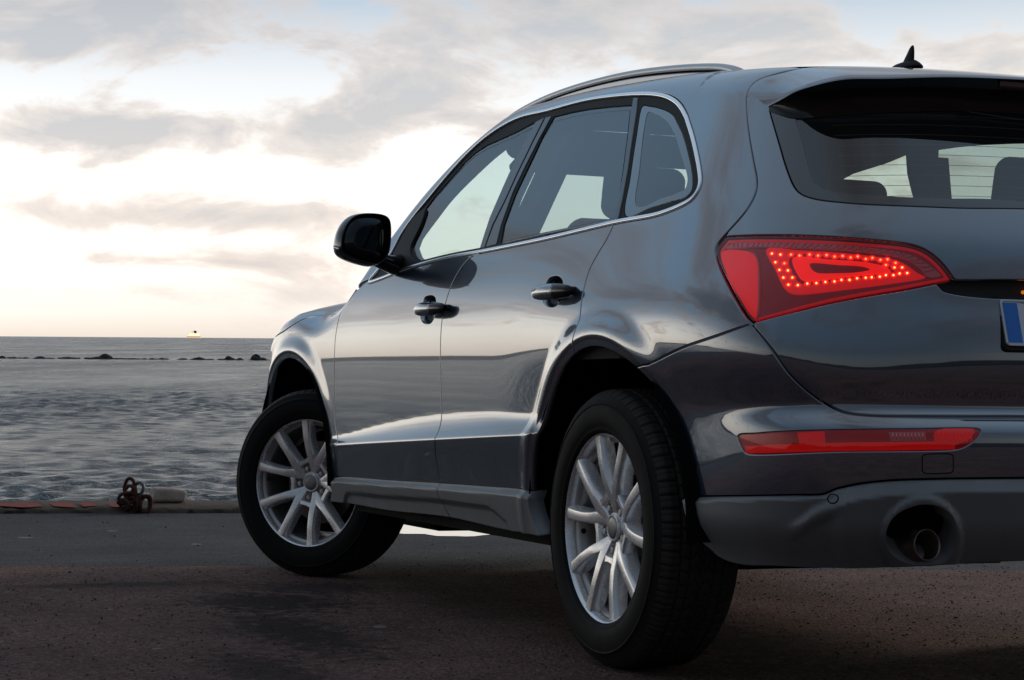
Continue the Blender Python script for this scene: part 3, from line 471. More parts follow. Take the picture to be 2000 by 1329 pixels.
def strip(name,c,w,hh,f,m,parent=None,closed=False,off=0.,sec=None):
    c=np.array(c,float); p=P(c[:,0],c[:,1],f); n=N(p,f)
    t=(np.roll(p,-1,0)-np.roll(p,1,0)) if closed else np.gradient(p,axis=0); t/=np.linalg.norm(t,axis=1)[:,None]+1e-12
    s=np.cross(n,t); s/=np.linalg.norm(s,axis=1)[:,None]+1e-12
    sec=sec or [(-1,-.6),(-1,.45),(-.8,.85),(-.35,1),(.35,1),(.8,.85),(1,.45),(1,-.6)]
    V=[];k=len(sec)
    for a,b in sec: V.append(p+s*a*w+n*(b*hh+off))
    V=np.stack(V,1).reshape(-1,3); F=[]; m_=len(c)
    for i in range(m_ if closed else m_-1):
        j=(i+1)%m_
        for a in range(k-1): F.append((i*k+a,j*k+a,j*k+a+1,i*k+a+1))
    if not closed: F+= [tuple(range(k)),tuple(range((m_-1)*k+k-1,(m_-1)*k-1,-1))]
    return mk(name,V,F,m,parent)
def loft(name,rings,m=None,parent=None,closed_ring=True,caps=True,smooth=True):
    R=np.array(rings,float); a,k,_=R.shape; V=R.reshape(-1,3); F=[]
    for i in range(a-1):
        for j in range(k if closed_ring else k-1):
            j2=(j+1)%k; F.append((i*k+j,i*k+j2,(i+1)*k+j2,(i+1)*k+j))
    if caps and closed_ring: F+=[tuple(range(k))[::-1],tuple(range((a-1)*k,a*k))]
    return mk(name,V,F,m,parent,smooth=smooth)
def autosmooth(o,deg=35):
    me=o.data; me.update()
    import bmesh
    bm=bmesh.new(); bm.from_mesh(me)
    bmesh.ops.recalc_face_normals(bm,faces=bm.faces)
    lim=math.radians(deg)
    for e in bm.edges:
        if len(e.link_faces)==2 and e.calc_face_angle(0)>lim: e.smooth=False
    for fc in bm.faces: fc.smooth=True
    bm.to_mesh(me); bm.free(); return o
def rbox(name,size,r,m,parent=None,loc=(0,0,0),rot=None,seg=5,scale_fn=None):
    """rounded box"""
    hx,hy,hz=[s/2 for s in size]; r=min(r,hx,hy,hz); V=[];F=[];idx={}
    def vid(p):
        k=tuple(np.round(p,5)); 
        if k not in idx: idx[k]=len(V); V.append(p)
        return idx[k]
    g=np.tan(np.linspace(-math.pi/4,math.pi/4,2*seg+1))
    for ax in range(3):
        for s in (-1,1):
            for i in range(2*seg):
                for j in range(2*seg):
                    q=[]
                    for a,b in ((i,j),(i+1,j),(i+1,j+1),(i,j+1)):
                        v=np.zeros(3); v[ax]=s; v[(ax+1)%3]=g[a]; v[(ax+2)%3]=g[b]; n=v/np.linalg.norm(v)
                        sg=np.where(np.abs(v)<1e-9,0,np.sign(v))
                        c=np.array([hx,hy,hz])-r
                        p=sg*c+n*r
                        q.append(vid(p))
                    F.append(q if s>0 else q[::-1])
    V=np.array(V)
    if scale_fn is not None: V=scale_fn(V)
    if rot is not None: V=V@np.array(rot).T
    V=V+np.array(loc); return mk(name,V,F,m,parent)
def rotm(ax,deg):
    return np.array(Matrix.Rotation(math.radians(deg),3,ax))
def lathe(name,prof,m=None,parent=None,seg=96,axis='y',wrap=False):
    a=np.linspace(0,2*math.pi,seg,endpoint=False); V=[];F=[];k=len(prof)
    for t in a:
        for r_,y_ in prof: V.append((r_*math.cos(t),y_,r_*math.sin(t)))
    for i in range(seg):
        j=(i+1)%seg
        for q in range(k-1 if not wrap else k):
            q2=(q+1)%k; F.append((i*k+q,i*k+q2,j*k+q2,j*k+q))
    o=mk(name,V,F,m,parent); return autosmooth(o,40)
def top_uv(x,y,f=None):
    f=f or fbody; lo,hi=.9,2.2
    for _ in range(40):
        mid=(lo+hi)/2
        if f(np.array(x,float),np.array(y,float),np.array(mid,float))>0: hi=mid
        else: lo=mid
    return uv(np.array([x,y,lo]))
def mirror_u(c): q=np.array(c,float).copy(); q[:,0]=2*UC-q[:,0]; return q
def mirror_v(c): q=np.array(c,float).copy(); q[:,1]=2*VC-q[:,1]; return q
def mirror_tree(o,parent):
    """right-hand copy of a left-hand part with its sub-parts"""
    c=o.copy(); COL.objects.link(c); c.parent=parent
    if parent is not None and parent is CAR: c.scale=(1,-1,1)
    for ch in list(o.children): mirror_tree(ch,c)
    return c
Cv={k:np.array(v) for k,v in T.items()}
# ================================================================= the car
CAR=empty('parked_car'); CAR.matrix_world=M
tag(CAR,'dark blue-grey estate-bodied off-roader parked on the quay, seen from its left rear corner','car')
DLO=smooth(cr(Cv['dlo_in'],.008,True),3,True); DLO=ccw(clean(DLO,.003)); DOUT=inset(DLO,-.012); DCH=inset(DLO,-.0060)
fdF=cr(Cv['fd_front']); fdR=smooth(cr(Cv['fd_rear']),6); rdR=smooth(cr(Cv['rd_rear']),4)
fdF=smooth(fdF,8)
def arc_uv(c,z0,z1):
    cx,cz,r=c; a0=math.asin((z0-cz)/r); a1=math.pi-math.asin((z1-cz)/r); t=np.linspace(a0,a1,190); return uv(np.stack([cx+r*np.cos(t),np.full(190,.933),cz+r*np.sin(t)],-1))
aR=arc_uv(AR,.440,.4668); aF=arc_uv(AF,.45,.396)
sT=smooth(cr(Cv['sill_top']),6); bS=cr(Cv['bump_seam']); gE=smooth(cr(Cv['gate_edge'],.006),5)
def dcut(a,b):  # run along the window opening's outer edge the short way
    i,j=near(DOUT,a),near(DOUT,b); n=len(DOUT)
    k=(j-i)%n
    idx=[(i+t)%n for t in range(k+1)] if k<=n/2 else [(i-t)%n for t in range(n-k+1)]
    return DOUT[idx]
def dlong(a,b,rev=False):
    i,j=near(DOUT,a),near(DOUT,b); n=len(DOUT); k=(j-i)%n
    return DOUT[[(i+t)%n for t in range(k+1)]] if not rev else DOUT[[(i-t)%n for t in range(n-k+1)]]
xs_=np.arange(.3,2.5,.012)
CREASE=np.c_[xs_,[zcrease(x) for x in xs_]]
def arcs(cx,cz,r):
    out=[]
    for d in (.018,.0225,.0275,.034):
        t=np.linspace(-.3,math.pi+.3,260); q=np.stack([cx+(r+d)*np.cos(t),np.full(260,.93),cz+(r+d)*np.sin(t)],-1); out.append(uv(q))
    return out
ARL=arcs(*AR)+arcs(*AF)
CL=[CREASE,CREASE+[0,.006],CREASE-[0,.006]]
fd_top=fdF[0]; tipA=Cv['dlo_in'][0]
CUPF=smooth(cr(Cv['cupF'],.006,True),3,True); CUPR=smooth(cr(Cv['cupR'],.006,True),3,True)
# front door
fdoor=panel('front_door',np.vstack([dcut(fdR[0],fd_top),fdF[1:],sub(sT,fdF[-1],fdR[-1]),fdR[::-1][1:-1]]),fbody,'car_paint',CAR,lines=CL+ARL,h=.012,holes=[CUPF],hole_gap=0,hole_depth=.026)
rdoor=panel('rear_door',np.vstack([dcut(rdR[0],fdR[0]),fdR[1:],sub(sT,fdR[-1],aR[0]),sub(aR,aR[0],rdR[-1]),rdR[::-1][1:-1]]),fbody,'car_paint',CAR,lines=CL+ARL,h=.012,holes=[CUPR],hole_gap=0,hole_depth=.026)
# side frame: rear wing, roof pillar and the strip over the side windows, one pressing
seam0=bS[0]; lampi=Cv['gate_edge'][16]
ROOFL=np.array([top_uv(x,y) for x,y in [(-.46,.600),(-.35,.592),(-.2,.585),(.1,.58),(.5,.58),(.9,.585),(1.2,.59),(1.45,.605)]]); ROOFL=cr(ROOFL,.012)
PIL=np.array([top_uv(x,y) for x,y in [(1.45,.605),(1.6,.635),(1.75,.668),(1.9,.703),(2.05,.742),(2.2,.782),(2.36,.825)]]); PIL=cr(PIL,.012)
seamA=aR[near(aR,(-.2311,.7652))]
roof_end=smooth(cr(np.vstack([Cv['gate_edge'][0],Cv['roof_end'][:3],ROOFL[0]]),.006),4)
d_top=DOUT[np.argmax(DOUT[:,0])]
sf=np.vstack([rdR[::-1],dlong(rdR[0],d_top,True),PIL[::-1],ROOFL[::-1][1:],roof_end[::-1][1:],sub(gE,gE[0],lampi)[1:],bS[::-1],sub(aR,seamA,rdR[-1])])
side_frame=panel('side_frame',sf,fbody,'car_paint',CAR,h=.012,lines=ARL)
# bonnet, front wing, nose
HL=cr(np.vstack([fdF[0]+[.012,.004],[2.30,1.050],[2.55,1.022],[2.7522,1.012],[2.8424,.998],[2.9094,.980],[3.0243,.955],[3.25,.93],[3.5,.90],[3.72,.86]]))
fender=panel('front_wing',np.vstack([fdF,[2.33,.393],aF[::-1],[3.43,.45],[3.47,.55],[3.53,.66],[3.72,.68],HL[::-1]]),fbody,'car_paint',CAR,h=.013,lines=ARL)
BS=cr(np.array([top_uv(x,y) for x,y in [(2.36,.825),(2.40,.76),(2.44,.6),(2.47,.3),(2.48,.0)]]),.02)
bonnet=panel('bonnet',np.vstack([HL,[3.80,.95],[3.80,VC],[3.80,2*VC-.95],mirror_v(HL)[::-1],mirror_v(BS),BS[::-1][1:]]),fbody,'car_paint',CAR,h=.03)
fb=panel('front_bumper',[(3.40,.25),(3.83,.30),(3.845,.75),(3.72,.68),(3.53,.66),(3.47,.55),(3.43,.45),(3.40,.42)],fbody,'car_paint',CAR,h=.03)
WH=cr(np.array([top_uv(x,y) for x,y in [(1.45,.605),(1.50,.5),(1.54,.3),(1.56,.0)]]),.02)
roof=panel('roof',np.vstack([ROOFL,WH,mirror_v(WH)[::-1],mirror_v(ROOFL)[::-1],
    mirror_v(np.array([top_uv(x,y) for x,y in [(-.47,.55),(-.495,.3),(-.50,.1)]])),np.array([top_uv(x,y) for x,y in [(-.50,.1),(-.495,.3),(-.47,.55)]])]),fbody,'car_paint',CAR,h=.02)
windscreen=panel('windscreen',np.vstack([PIL,BS[1:],mirror_v(BS)[::-1],mirror_v(PIL)[::-1],mirror_v(WH),WH[::-1]]),fbody,'side_glass',CAR,h=.03,gap=.004,depth=.006,off=-.002)
# sill cladding
ztT=T['sill_top'][::-1]; zmT=T['sill_mid'][::-1]
def fsill(x,y,z):
    zt=np.interp(x,[p[0] for p in ztT],[p[1] for p in ztT]); zm=np.interp(x,[.60]+[p[0] for p in zmT]+[2.30],[.27]+[p[1] for p in zmT]+[.27])
    s=zt-z; o=.017*sst(0,.022,s)-.011*sst(-.004,.014,zm-z)+.004*sst(.06,.3,s)
    return fbody(x,y,z)-o
sB=smooth(cr(Cv['sill_bot']),6); sE=cr(Cv['sill_end'])
sill=panel('sill_cladding',np.vstack([sT,sE[1:],sB[::-1][1:],[2.400,.345]]),fsill,'cladding_grey',CAR,h=.008,depth=.05,gap=.0005,er=.003)
line_=P(np.array([1.214,1.205,1.185,1.15]),np.array([.426,.39,.35,.322]),fsill)
strip('sill_joint',cr([(1.2146,.425),(1.203,.39),(1.185,.35),(1.15,.322)],.01),.0014,.0004,fsill,'dark',sill,sec=[(-1,0),(-1,1),(1,1),(1,0)])
# ---- rear
def ext(c,v): return np.vstack([c,[UC,v]])
def full(c): return np.vstack([c,mirror_u(c)[::-1][1:]])
gEl=sub(gE,(-1.1,.668),gE[0])[::-1]
ge_down=np.vstack([gE[near(gE,lampi):][:-8],[UC,.6685]])
ctop=cr(ext(Cv['clad_top'],.528),.008)
UPK=dict(h=.013)
refl=smooth(cr(Cv['refl'],.006,True),2,True)
_bl=np.vstack([aR[near(aR,seamA):][::-1],bS,ge_down])
bump=panel('rear_bumper',np.vstack([_bl,mirror_u(_bl)[::-1],mirror_u(ctop),ctop[::-1]]),
    fbody,'car_paint',CAR,h=.012,lines=ARL,holes=[refl,mirror_u(refl)],hole_gap=-.001,depth=.03)
# reflector unit in the bumper
def reflector():
    base=panel('bumper_reflector',refl,fbody,'lamp_red_dark',CAR,gap=.0015,h=.015,depth=.02,off=-.004)
    up=[p for p in Cv['refl']]
    a=np.array([(-.0,0)])
    c=Cv['refl']; lo=c[:, :]; 
    # lower glowing band and the three upper cells
    xs=np.linspace(c[:,0].max()-.02,c[:,0].min()+.06,30)
    top=np.interp(-xs,-c[0:6,0],c[0:6,1]); bot=np.interp(-xs,-c[12:15,0][::-1],c[12:15,1][::-1])
    mid=bot+(top-bot)*.42
    panel('reflector_band',np.vstack([np.c_[xs,bot+.003],np.c_[xs,mid][::-1]]),fbody,'lamp_red',base,gap=.0,h=.02,depth=.003,off=-.0032,er=.001)
    for k in ('r_a','r_b','r_c'):
        panel('reflector_cell',cr(Cv[k],.01,True) if k=='r_c' else Cv[k],fbody,{'r_a':'cell_red','r_b':'lamp_clear','r_c':'cell_red'}[k],base,gap=.0,h=.02,depth=.003,off=-.0028,er=.001)
        q=Cv[k]; w0,w1=q[:,0].max(),q[:,0].min()
        for t in np.linspace(.1,.9,9):
            x=w0+(w1-w0)*t; strip('cell_rib',[(x,q[:,1].min()+.004),(x,q[:,1].mean()),(x,q[:,1].max()-.004)],.0012,.0006,fbody,'lamp_red' if k!='r_b' else 'chrome',base,off=-.0026)
    panel('reflector_lens',refl,fbody,'lens_glass',base,gap=.0015,h=.02,depth=.003,off=-.0005)
    return base
refl_l=reflector()
# lower rear cladding
ctT=[p for p in T['clad_top']][::-1]; cbx=[-1.62,-1.2216,-1.0723,-.9765,-.9277,-.8923,-.8665,-.8429,-.815,-.79,-.765,-.74,-.44]; cbz=[.499,.4984,.4968,.4934,.4892,.4831,.4764,.466,.452,.438,.415,.40,.38]
ctx=[p[0] for p in ctT]; ctz=[p[1] for p in ctT]
EXC=(-.992,.378)
def fclad(x,y,z):
    y=np.abs(y); q=uv(np.stack(np.broadcast_arrays(x,y,z),-1)); uu=q[...,0]
    zt=np.interp(uu,[UC-.1]+ctx,[.528]+ctz); zb=np.interp(uu,cbx,cbz)
    wide=sst(-.80,-.86,uu)
    d=(z-zt)
    o=.013*sst(0,-.010,d)                                   # lip under the joint line
    b=np.maximum(zt-zb,.004)
    o=o*(1-wide)+wide*(.006*sst(0,-.003,d)+.026*np.clip(-d/b,0,1)**1.1*sst(-.0,-.004,d))
    o=o-.018*wide*sst(0,.03,zb-z)*0
    # ridge running down to the corner from the wide band
    o=o+.010*sst(-.70,-.80,uu)*(1-wide)*sst(.03,-.0,np.abs(z-zb))
    o=o-.03*sst(.44,.30,z)
    # raised rim of the exhaust opening
    rr=np.hypot((uu-EXC[0])/.066,(z-EXC[1])/.090)
    o=o+.011*sst(1.34,1.10,rr)
    return fbody(x,y,z)-o
cbot=smooth(cr(ext(Cv['clad_bot'],.334),.008),5)
exh=smooth(cr(np.vstack([Cv['exh'],[(-1.035,  .336),(-.955,  .336)]]),.006,True),4,True)
cap=cr(np.array(Cv['cap']),.006,True)
clad=panel('bumper_cladding',np.vstack([cbot,mirror_u(cbot)[::-1],mirror_u(ctop),ctop[::-1]]),fclad,'cladding_grey',CAR,h=.008,depth=.05,er=.003,gap=.0008,holes=[exh,mirror_u(exh)],hole_gap=0.,hole_depth=.07)
sn=Cv['sensor'][0]; ang=np.linspace(0,2*math.pi,16,endpoint=False)
panel('sensor_ring',np.c_[sn[0]+.0115*np.cos(ang),sn[1]+.0115*np.sin(ang)],fclad,'dark',clad,gap=0.,h=.01,depth=.002,off=.0006,er=.0005)
panel('parking_sensor',np.c_[sn[0]+.009*np.cos(ang),sn[1]+.009*np.sin(ang)],fclad,'cladding_grey',clad,gap=0.,h=.01,depth=.002,off=.0014,er=.001)
c4=Cv['cap']; rr_=[]
for i in range(4):
    c_=c4[i]; m_=c4.mean(0); q=c_+(m_-c_)*np.array([.28,.28])
    a0=math.atan2(*(c_-m_)[::-1])
    for t in (-.6,-.2,.2,.6): 
        rr_.append(q+np.array([math.cos(a0+t),math.sin(a0+t)])*np.abs(c_-q)*1.05)
rr_=np.array(rr_)
strip('towing_cover_joint',cr(rr_,.004,True),.0012,.0003,fbody,'dark',bump,closed=True,off=.0001,sec=[(-1,0),(-1,1),(1,1),(1,0)])
# exhaust pipe
def pipe():
    c=np.array([-.912,.538,.377]); ax=np.array([.97,.05,-.10]); ax/=np.linalg.norm(ax); s=np.cross(ax,[0,0,1]); s/=np.linalg.norm(s); t=np.cross(s,ax); R=[]
    for d,r_ in ((.0,.0325),(-.005,.0345),(-.003,.0365),(.0,.037),(.05,.0372),(.12,.037),(.2,.037)):
        R.append([c+ax*d+(s*math.cos(a)+t*math.sin(a))*r_ for a in np.linspace(0,2*math.pi,40,endpoint=False)])
    R=[[c+ax*.15+(s*math.cos(a)+t*math.sin(a))*.0325 for a in np.linspace(0,2*math.pi,40,endpoint=False)]]+R
    o=loft('exhaust_pipe',R,'exhaust_metal',CAR,caps=False)
    rbox('silencer',(.22,1.0,.13),.06,'underbody',o,loc=(-.54,0,.395))
    return o
pipe()
# tailgate
lampP=smooth(cr(Cv['lamp'][:10],.006),2); lampL=smooth(cr(Cv['lamp'][9:16],.006),2); lampS=smooth(cr(np.vstack([Cv['lamp'][15:],Cv['lamp'][:1]]),.006),1)
LAMP=np.vstack([lampP[:-1],lampL[:-1],lampS[:-1]])
g_l=near(gE,Cv['lamp'][0])
gt=[(-.4433,1.4506),(-.56,1.500),(-.72,1.555),(-.95,1.615),(-1.25,1.665),(UC,1.68)]
glt=[(-.5455,1.4180),(-.63,1.452),(-.75,1.495),(-.95,1.552),(-1.25,1.602),(UC,1.620)]
gO=smooth(cr(np.vstack([glt[0],Cv['glass_out'],[UC,1.215]]),.008),3)
GL=np.vstack([gO,mirror_u(gO)[::-1][1:],mirror_u(cr(glt,.02))[1:-1],cr(glt,.02)[::-1][:-1]])
rup=cr(np.vstack([Cv['recess_up'],[UC,.990]]),.01); rlo=smooth(cr(np.vstack([Cv['recess_low'],[UC,.9425]]),.008),3)
left=np.vstack([cr(gt,.015)[::-1],gE[1:g_l-1],lampP,rup[1:]])
tg=panel('tailgate',np.vstack([left,mirror_u(left)[::-1][1:-1]]),fbody,'car_paint',CAR,h=.012,holes=[GL],hole_gap=.0,hole_depth=.012)
k1=near(lampL,Cv['recess_low'][2]); 
low=np.vstack([rlo[near(rlo,Cv['recess_low'][2]):][::-1],lampL[k1:],ge_down[3:]])
CG=cr(np.vstack([[-.735,.772],Cv['crease_gate'],[UC,.757]]),.01)
tgl=panel('tailgate_lower_panel',np.vstack([low,mirror_u(low)[::-1][1:-1]]),fbody,'car_paint',tg,h=.012,depth=.04)
rec=np.vstack([rup,mirror_u(rup)[::-1][1:],mirror_u(rlo)[1:],rlo[::-1][:-1]])
panel('handle_recess',inset(ccw(clean(rec)),-.012),fbody,'black_plastic',tg,h=.03,depth=.004,off=-.034)
for s in (1,-1): rbox('plate_lamp',(.02,.03,.008),.003,'amber',tg,loc=(-.885,.245*s,.955))
# rear screen
rs=panel('rear_screen',GL,fbody,'tinted_glass',tg,gap=.003,h=.03,depth=.005,off=-.003)
gi=smooth(cr(np.vstack([[-.63,1.395],Cv['glass_in'],[UC,1.235]]),.008),3)
GI=np.vstack([gi,mirror_u(gi)[::-1][1:],mirror_u(cr([(-.63,1.395),(-.8,1.46),(-1.1,1.52),(UC,1.56)],.02))[1:-1],cr([(-.63,1.395),(-.8,1.46),(-1.1,1.52),(UC,1.56)],.02)[::-1][:-1]])
panel('screen_border',inset(ccw(clean(GL)),.0035),fbody,'ceramic_black',rs,gap=0,h=.03,depth=.002,off=-.0015,holes=[GI],hole_gap=0,er=.0005)
for k in range(11):
    v0=1.205+.030*k
    pts=[]
    for y_ in np.linspace(.66-.006*k,-.66+.006*k,40):
        z_=1.165+.026*k+.02*(1-(y_/.7)**2)
        lo_,hi_=-1.1,-.2
        for _ in range(30):
            md=(lo_+hi_)/2
            if fbody(np.array(md),np.array(abs(y_)),np.array(z_))>0: lo_=md
            else: hi_=md
        pts.append((lo_+.006,y_,z_))
    pts=np.array(pts); V=np.vstack([pts+[0,0,.0006],pts-[0,0,.0006]]); n=len(pts)
    mk('heater_wire',V,[(i,i+1,n+i+1,n+i) for i in range(n-1)],'heater_line',rs)
# number plate
def plate():
    ht,hb=np.array([-.9065,0,.9355]),np.array([-.936,0,.828]); up=ht-hb; up/=np.linalg.norm(up); nrm=np.array([-up[2],0,up[0]]); cen=(ht+hb)/2; H2=np.linalg.norm(ht-hb)/2; W2=.3425
    def rr(w,h,r_,off,n=8):
        pts=[]
        for cx,cy,a0 in ((w-r_,h-r_,0),(-(w-r_),h-r_,90),(-(w-r_),-(h-r_),180),(w-r_,-(h-r_),270)):
            for t in np.linspace(0,90,n): a=math.radians(a0+t); pts.append(cen+np.array([0,1,0])*(cx+r_*math.cos(a))+up*(cy+r_*math.sin(a))+nrm*off)
        return pts
    root=autosmooth(loft('number_plate',[rr(W2+.006,H2+.012,.014,-.030),rr(W2+.006,H2+.012,.014,-.006),rr(W2+.003,H2+.009,.012,-.003),rr(W2-.002,H2-.002,.009,-.003)],'black_plastic',CAR))
    autosmooth(loft('plate_rim',[rr(W2,H2,.010,-.003),rr(W2,H2,.010,.0012),rr(W2-.001,H2-.001,.0095,.002),rr(W2-.0045,H2-.0045,.007,.002),rr(W2-.005,H2-.005,.007,-.001)],'plate_rim',root,caps=False))
    autosmooth(loft('plate_face',[rr(W2-.0055,H2-.0055,.006,-.002),rr(W2-.0055,H2-.0055,.006,.0)],'plate_white',root))
    V=[cen+np.array([0,1,0])*(W2-.007-dx)+up*dy+nrm*.0006 for dx,dy in ((0,-H2+.008),(.040,-H2+.008),(.040,H2-.008),(0,H2-.008))]
    mk('country_band',V,[(0,3,2,1)],'plate_blue',root,smooth=False)
    return root
plate()
# tail lamp
def tail_lamp():
    base=panel('tail_lamp',LAMP,fbody,'lamp_red_dark',CAR,gap=.002,h=.02,depth=.05,off=-.013)
    A_=lambda k,closed=True,it=2: smooth(cr(Cv[k],.006,closed),it,closed)
    sd_=A_('l_side'); panel('side_reflector',sd_,fbody,'lamp_red_bright',base,gap=0,h=.02,depth=.006,off=-.009,er=.002)
    strip('reflector_edge',sub(cr(Cv['l_side'],.004,True),Cv['l_side'][1],Cv['l_side'][6]) ,.0022,.001,fbody,'lamp_ridge',base,off=-.008)
    # red rim running round the unit, pale indicator bar under it
    r1=inset(ccw(clean(LAMP)),.004); r2=inset(ccw(clean(LAMP)),.011)
    panel('lamp_rim',r1,fbody,'lamp_red',base,gap=0,h=.03,depth=.002,off=-.0105,holes=[r2],hole_gap=0,er=.0006)
    st=A_('l_stripe',it=1); panel('indicator_bar',st,fbody,'lamp_clear',base,gap=0,h=.02,depth=.006,off=-.008,er=.0015)
    n=10; up_=Cv['l_stripe'][:10]; dn_=Cv['l_stripe'][10:][::-1]
    cu=cr(up_,.005); cd_=cr(np.vstack([up_[0],dn_]),.005)
    for t in np.linspace(.06,.97,34):
        a=cu[int(t*(len(cu)-1))]; b=cd_[int(t*(len(cd_)-1))]; m_=(a+b)/2
        strip('indicator_rib',[a*.9+b*.1,m_,a*.1+b*.9],.0014,.0009,fbody,'lamp_ridge',base,off=-.0076)
    led=A_('l_led'); inn=A_('l_inner'); core=A_('l_core')
    panel('led_tray',led,fbody,'lamp_red_bright',base,gap=0,h=.015,depth=.008,off=-.008,er=.0015,holes=[inset(ccw(clean(inn)),-.008)],hole_gap=0)
    panel('light_guide',inn,fbody,'lamp_red_glow',base,gap=0,h=.015,depth=.005,off=-.009,er=.002,holes=[core],hole_gap=0)
    for q in Cv['dots']:
        p=P(q[0],q[1],fbody); nn=N(p,fbody); c=p-nn*.0066
        s=np.cross(nn,[0,0,1]); s/=np.linalg.norm(s); t=np.cross(s,nn)
        # stepped cup behind each diode
        V=[];F=[]
        for r_,d in ((.0085,-.002),(.0075,.0006),(.0055,.0002),(.004,-.0006)):
            for a in np.linspace(0,2*math.pi,10,endpoint=False): V.append(c+s*r_*math.cos(a)+t*r_*.8*math.sin(a)+nn*d)
        for i in range(3):
            for j in range(10): F.append((i*10+j,i*10+(j+1)%10,(i+1)*10+(j+1)%10,(i+1)*10+j))
        F.append(tuple(range(30,40)))
        mk('led_cup',V,F,'lamp_red_glow',base)
        V=[];F=[]
        for i,(r_,d) in enumerate(((.0025,-.0004),(.0021,.0012),(.0011,.0018))):
            for a in np.linspace(0,2*math.pi,8,endpoint=False): V.append(c+s*r_*math.cos(a)+t*r_*math.sin(a)+nn*d)
        for i in range(2):
            for j in range(8): F.append((i*8+j,i*8+(j+1)%8,(i+1)*8+(j+1)%8,(i+1)*8+j))
        F.append(tuple(range(16,24)))
        mk('led',V,F,'led_core' if q[1]<1.0 or q[0]>-.70 else 'led_glow',base)
    panel('lamp_lens',LAMP,fbody,'lens_glass',base,gap=.002,h=.02,depth=.010,off=0)
    # dark rebate between lamp and tailgate skin
    return base
lamp_l=tail_lamp()
# ---- spoiler
def spoiler():
    S_=[P(*uv(np.array(p)),fbody) for p in [(-.391,.721,1.441)]]
    s3=[P(a,b,fbody) for a,b in Cv['roof_end'][:3]]
    S_=[np.array([-.391,.721,1.441])]+[np.array(p) for p in s3]
    for x,y in [(-.445,.60),(-.47,.50),(-.485,.38),(-.495,.2),(-.50,0)]:
        q=top_uv(x,y); S_.append(P(q[0],q[1],fbody))
    TE=np.array([(-.474,.713,1.412),(-.52,.706,1.4215),(-.585,.698,1.435),(-.635,.682,1.4427),(-.69,.632,1.4545),(-.725,.528,1.4595),(-.75,.378,1.4705),(-.762,.168,1.4775),(-.765,0,1.480)])
    U_=[np.array(P(a,b,fbody)) for a,b in Cv['under']]
    U_=U_[:7]; U_.append(np.array([U_[6][0]-.002,.17,U_[6][2]])); U_.append(np.array([U_[6][0]-.004,0,U_[6][2]]))
    def par(L,n=60):
        c=cr(np.array(L),.01); d=np.r_[0,np.cumsum(np.linalg.norm(np.diff(c,axis=0),axis=1))]; return np.stack([np.interp(np.linspace(0,d[-1],n),d,c[:,i]) for i in range(3)],1)
    def parY(L,n=60):
        c=cr(np.array(L),.006); yy=np.linspace(.70,0,n); o=np.argsort(c[:,1]); return np.stack([np.interp(yy,c[o,1],c[o,0]),yy,np.interp(yy,c[o,1],c[o,2])],1)
    a,b,c=par(S_),par(TE),par(U_); rings=[]
    for i in range(60):
        s,t,u_=a[i],b[i],c[i]; d=t-s; q=[]
        # roof tangent at the seam keeps the skin flowing out of the roof
        uvp=uv(s); nn=N(s,fbody); tg_=d-nn*(d@nn); 
        for k in np.linspace(0,1,9): q.append((1-k)**2*s+2*k*(1-k)*(s+tg_*.5)+k*k*t)
        low_=t+np.array([.004,0,-.007]); q.append(t+np.array([-.002,0,-.004])); q.append(low_)
        for k in np.linspace(.1,1,7):
            m_=low_+(u_-low_)*k; m_=m_+np.array([.012,0,.010])*math.sin(k*math.pi); q.append(m_)
        q[0]=s-nn*.001
        rings.append(q)
    R=np.array(rings); Rm=R[::-1].copy(); Rm[...,1]*=-1
    R=np.concatenate([R,Rm[1:]]); n,k=R.shape[:2]
    top=R[:,:10]; und=R[:,9:]
    def grid(name,G,m,par_):
        n,k=G.shape[:2]; V=G.reshape(-1,3); F=[(i*k+j,(i+1)*k+j,(i+1)*k+j+1,i*k+j+1) for i in range(n-1) for j in range(k-1)]
        return mk(name,V,F,m,par_)
    o=grid('roof_spoiler',top,'car_paint',CAR); grid('spoiler_underside',und,'black_gloss',o)
    # high brake lamp under the lip
    p=[np.array([-.757,.235,1.466]),np.array([-.759,0,1.467]),np.array([-.757,-.235,1.466])]
    rbox('high_brake_lamp',(.012,.46,.020),.004,'brake_red',o,loc=(-.745,0,1.462))
    return o
spoiler()
# ---- glazing of the left side
g=lambda k,it=3: smooth(cr(Cv[k],.008,True),it,True)
GF,GR,GQ=g('glF'),g('glR'),g('glQ'); GQI=g('glQin')
def corner(k): return densify(np.array(Cv[k]),.01)
frame=panel('window_surround',inset(DLO,-.001),fbody,'black_plastic',side_frame,gap=0,h=.02,depth=.012,off=-.0035,holes=[inset(ccw(clean(corner('glF'))),-.0015),inset(ccw(clean(corner('glR'))),-.0015),inset(ccw(clean(GQ)),-.0015)],hole_gap=0,hole_depth=.012)
panel('window_glass',corner('glF'),fbody,'side_glass',fdoor,gap=0,h=.025,depth=.004,off=-.0065)
panel('window_glass',corner('glR'),fbody,'tinted_glass',rdoor,gap=0,h=.025,depth=.004,off=-.0065)
qg=panel('quarter_window',GQ,fbody,'tinted_glass',side_frame,gap=0,h=.025,depth=.004,off=-.0055)
panel('window_border',GQ,fbody,'ceramic_black',qg,gap=0.001,h=.02,depth=.001,off=-.0045,holes=[GQI],hole_gap=0,er=.0004)
panel('door_pillar_trim',corner('bp1'),fbody,'satin_grey',fdoor,gap=.0008,h=.02,depth=.008,off=-.0005)
panel('door_pillar_trim',corner('bp2'),fbody,'satin_grey',rdoor,gap=.0008,h=.02,depth=.008,off=-.0005)
panel('door_pillar_trim',corner('cp'),fbody,'satin_grey',rdoor,gap=.0004,h=.02,depth=.008,off=-.0005)
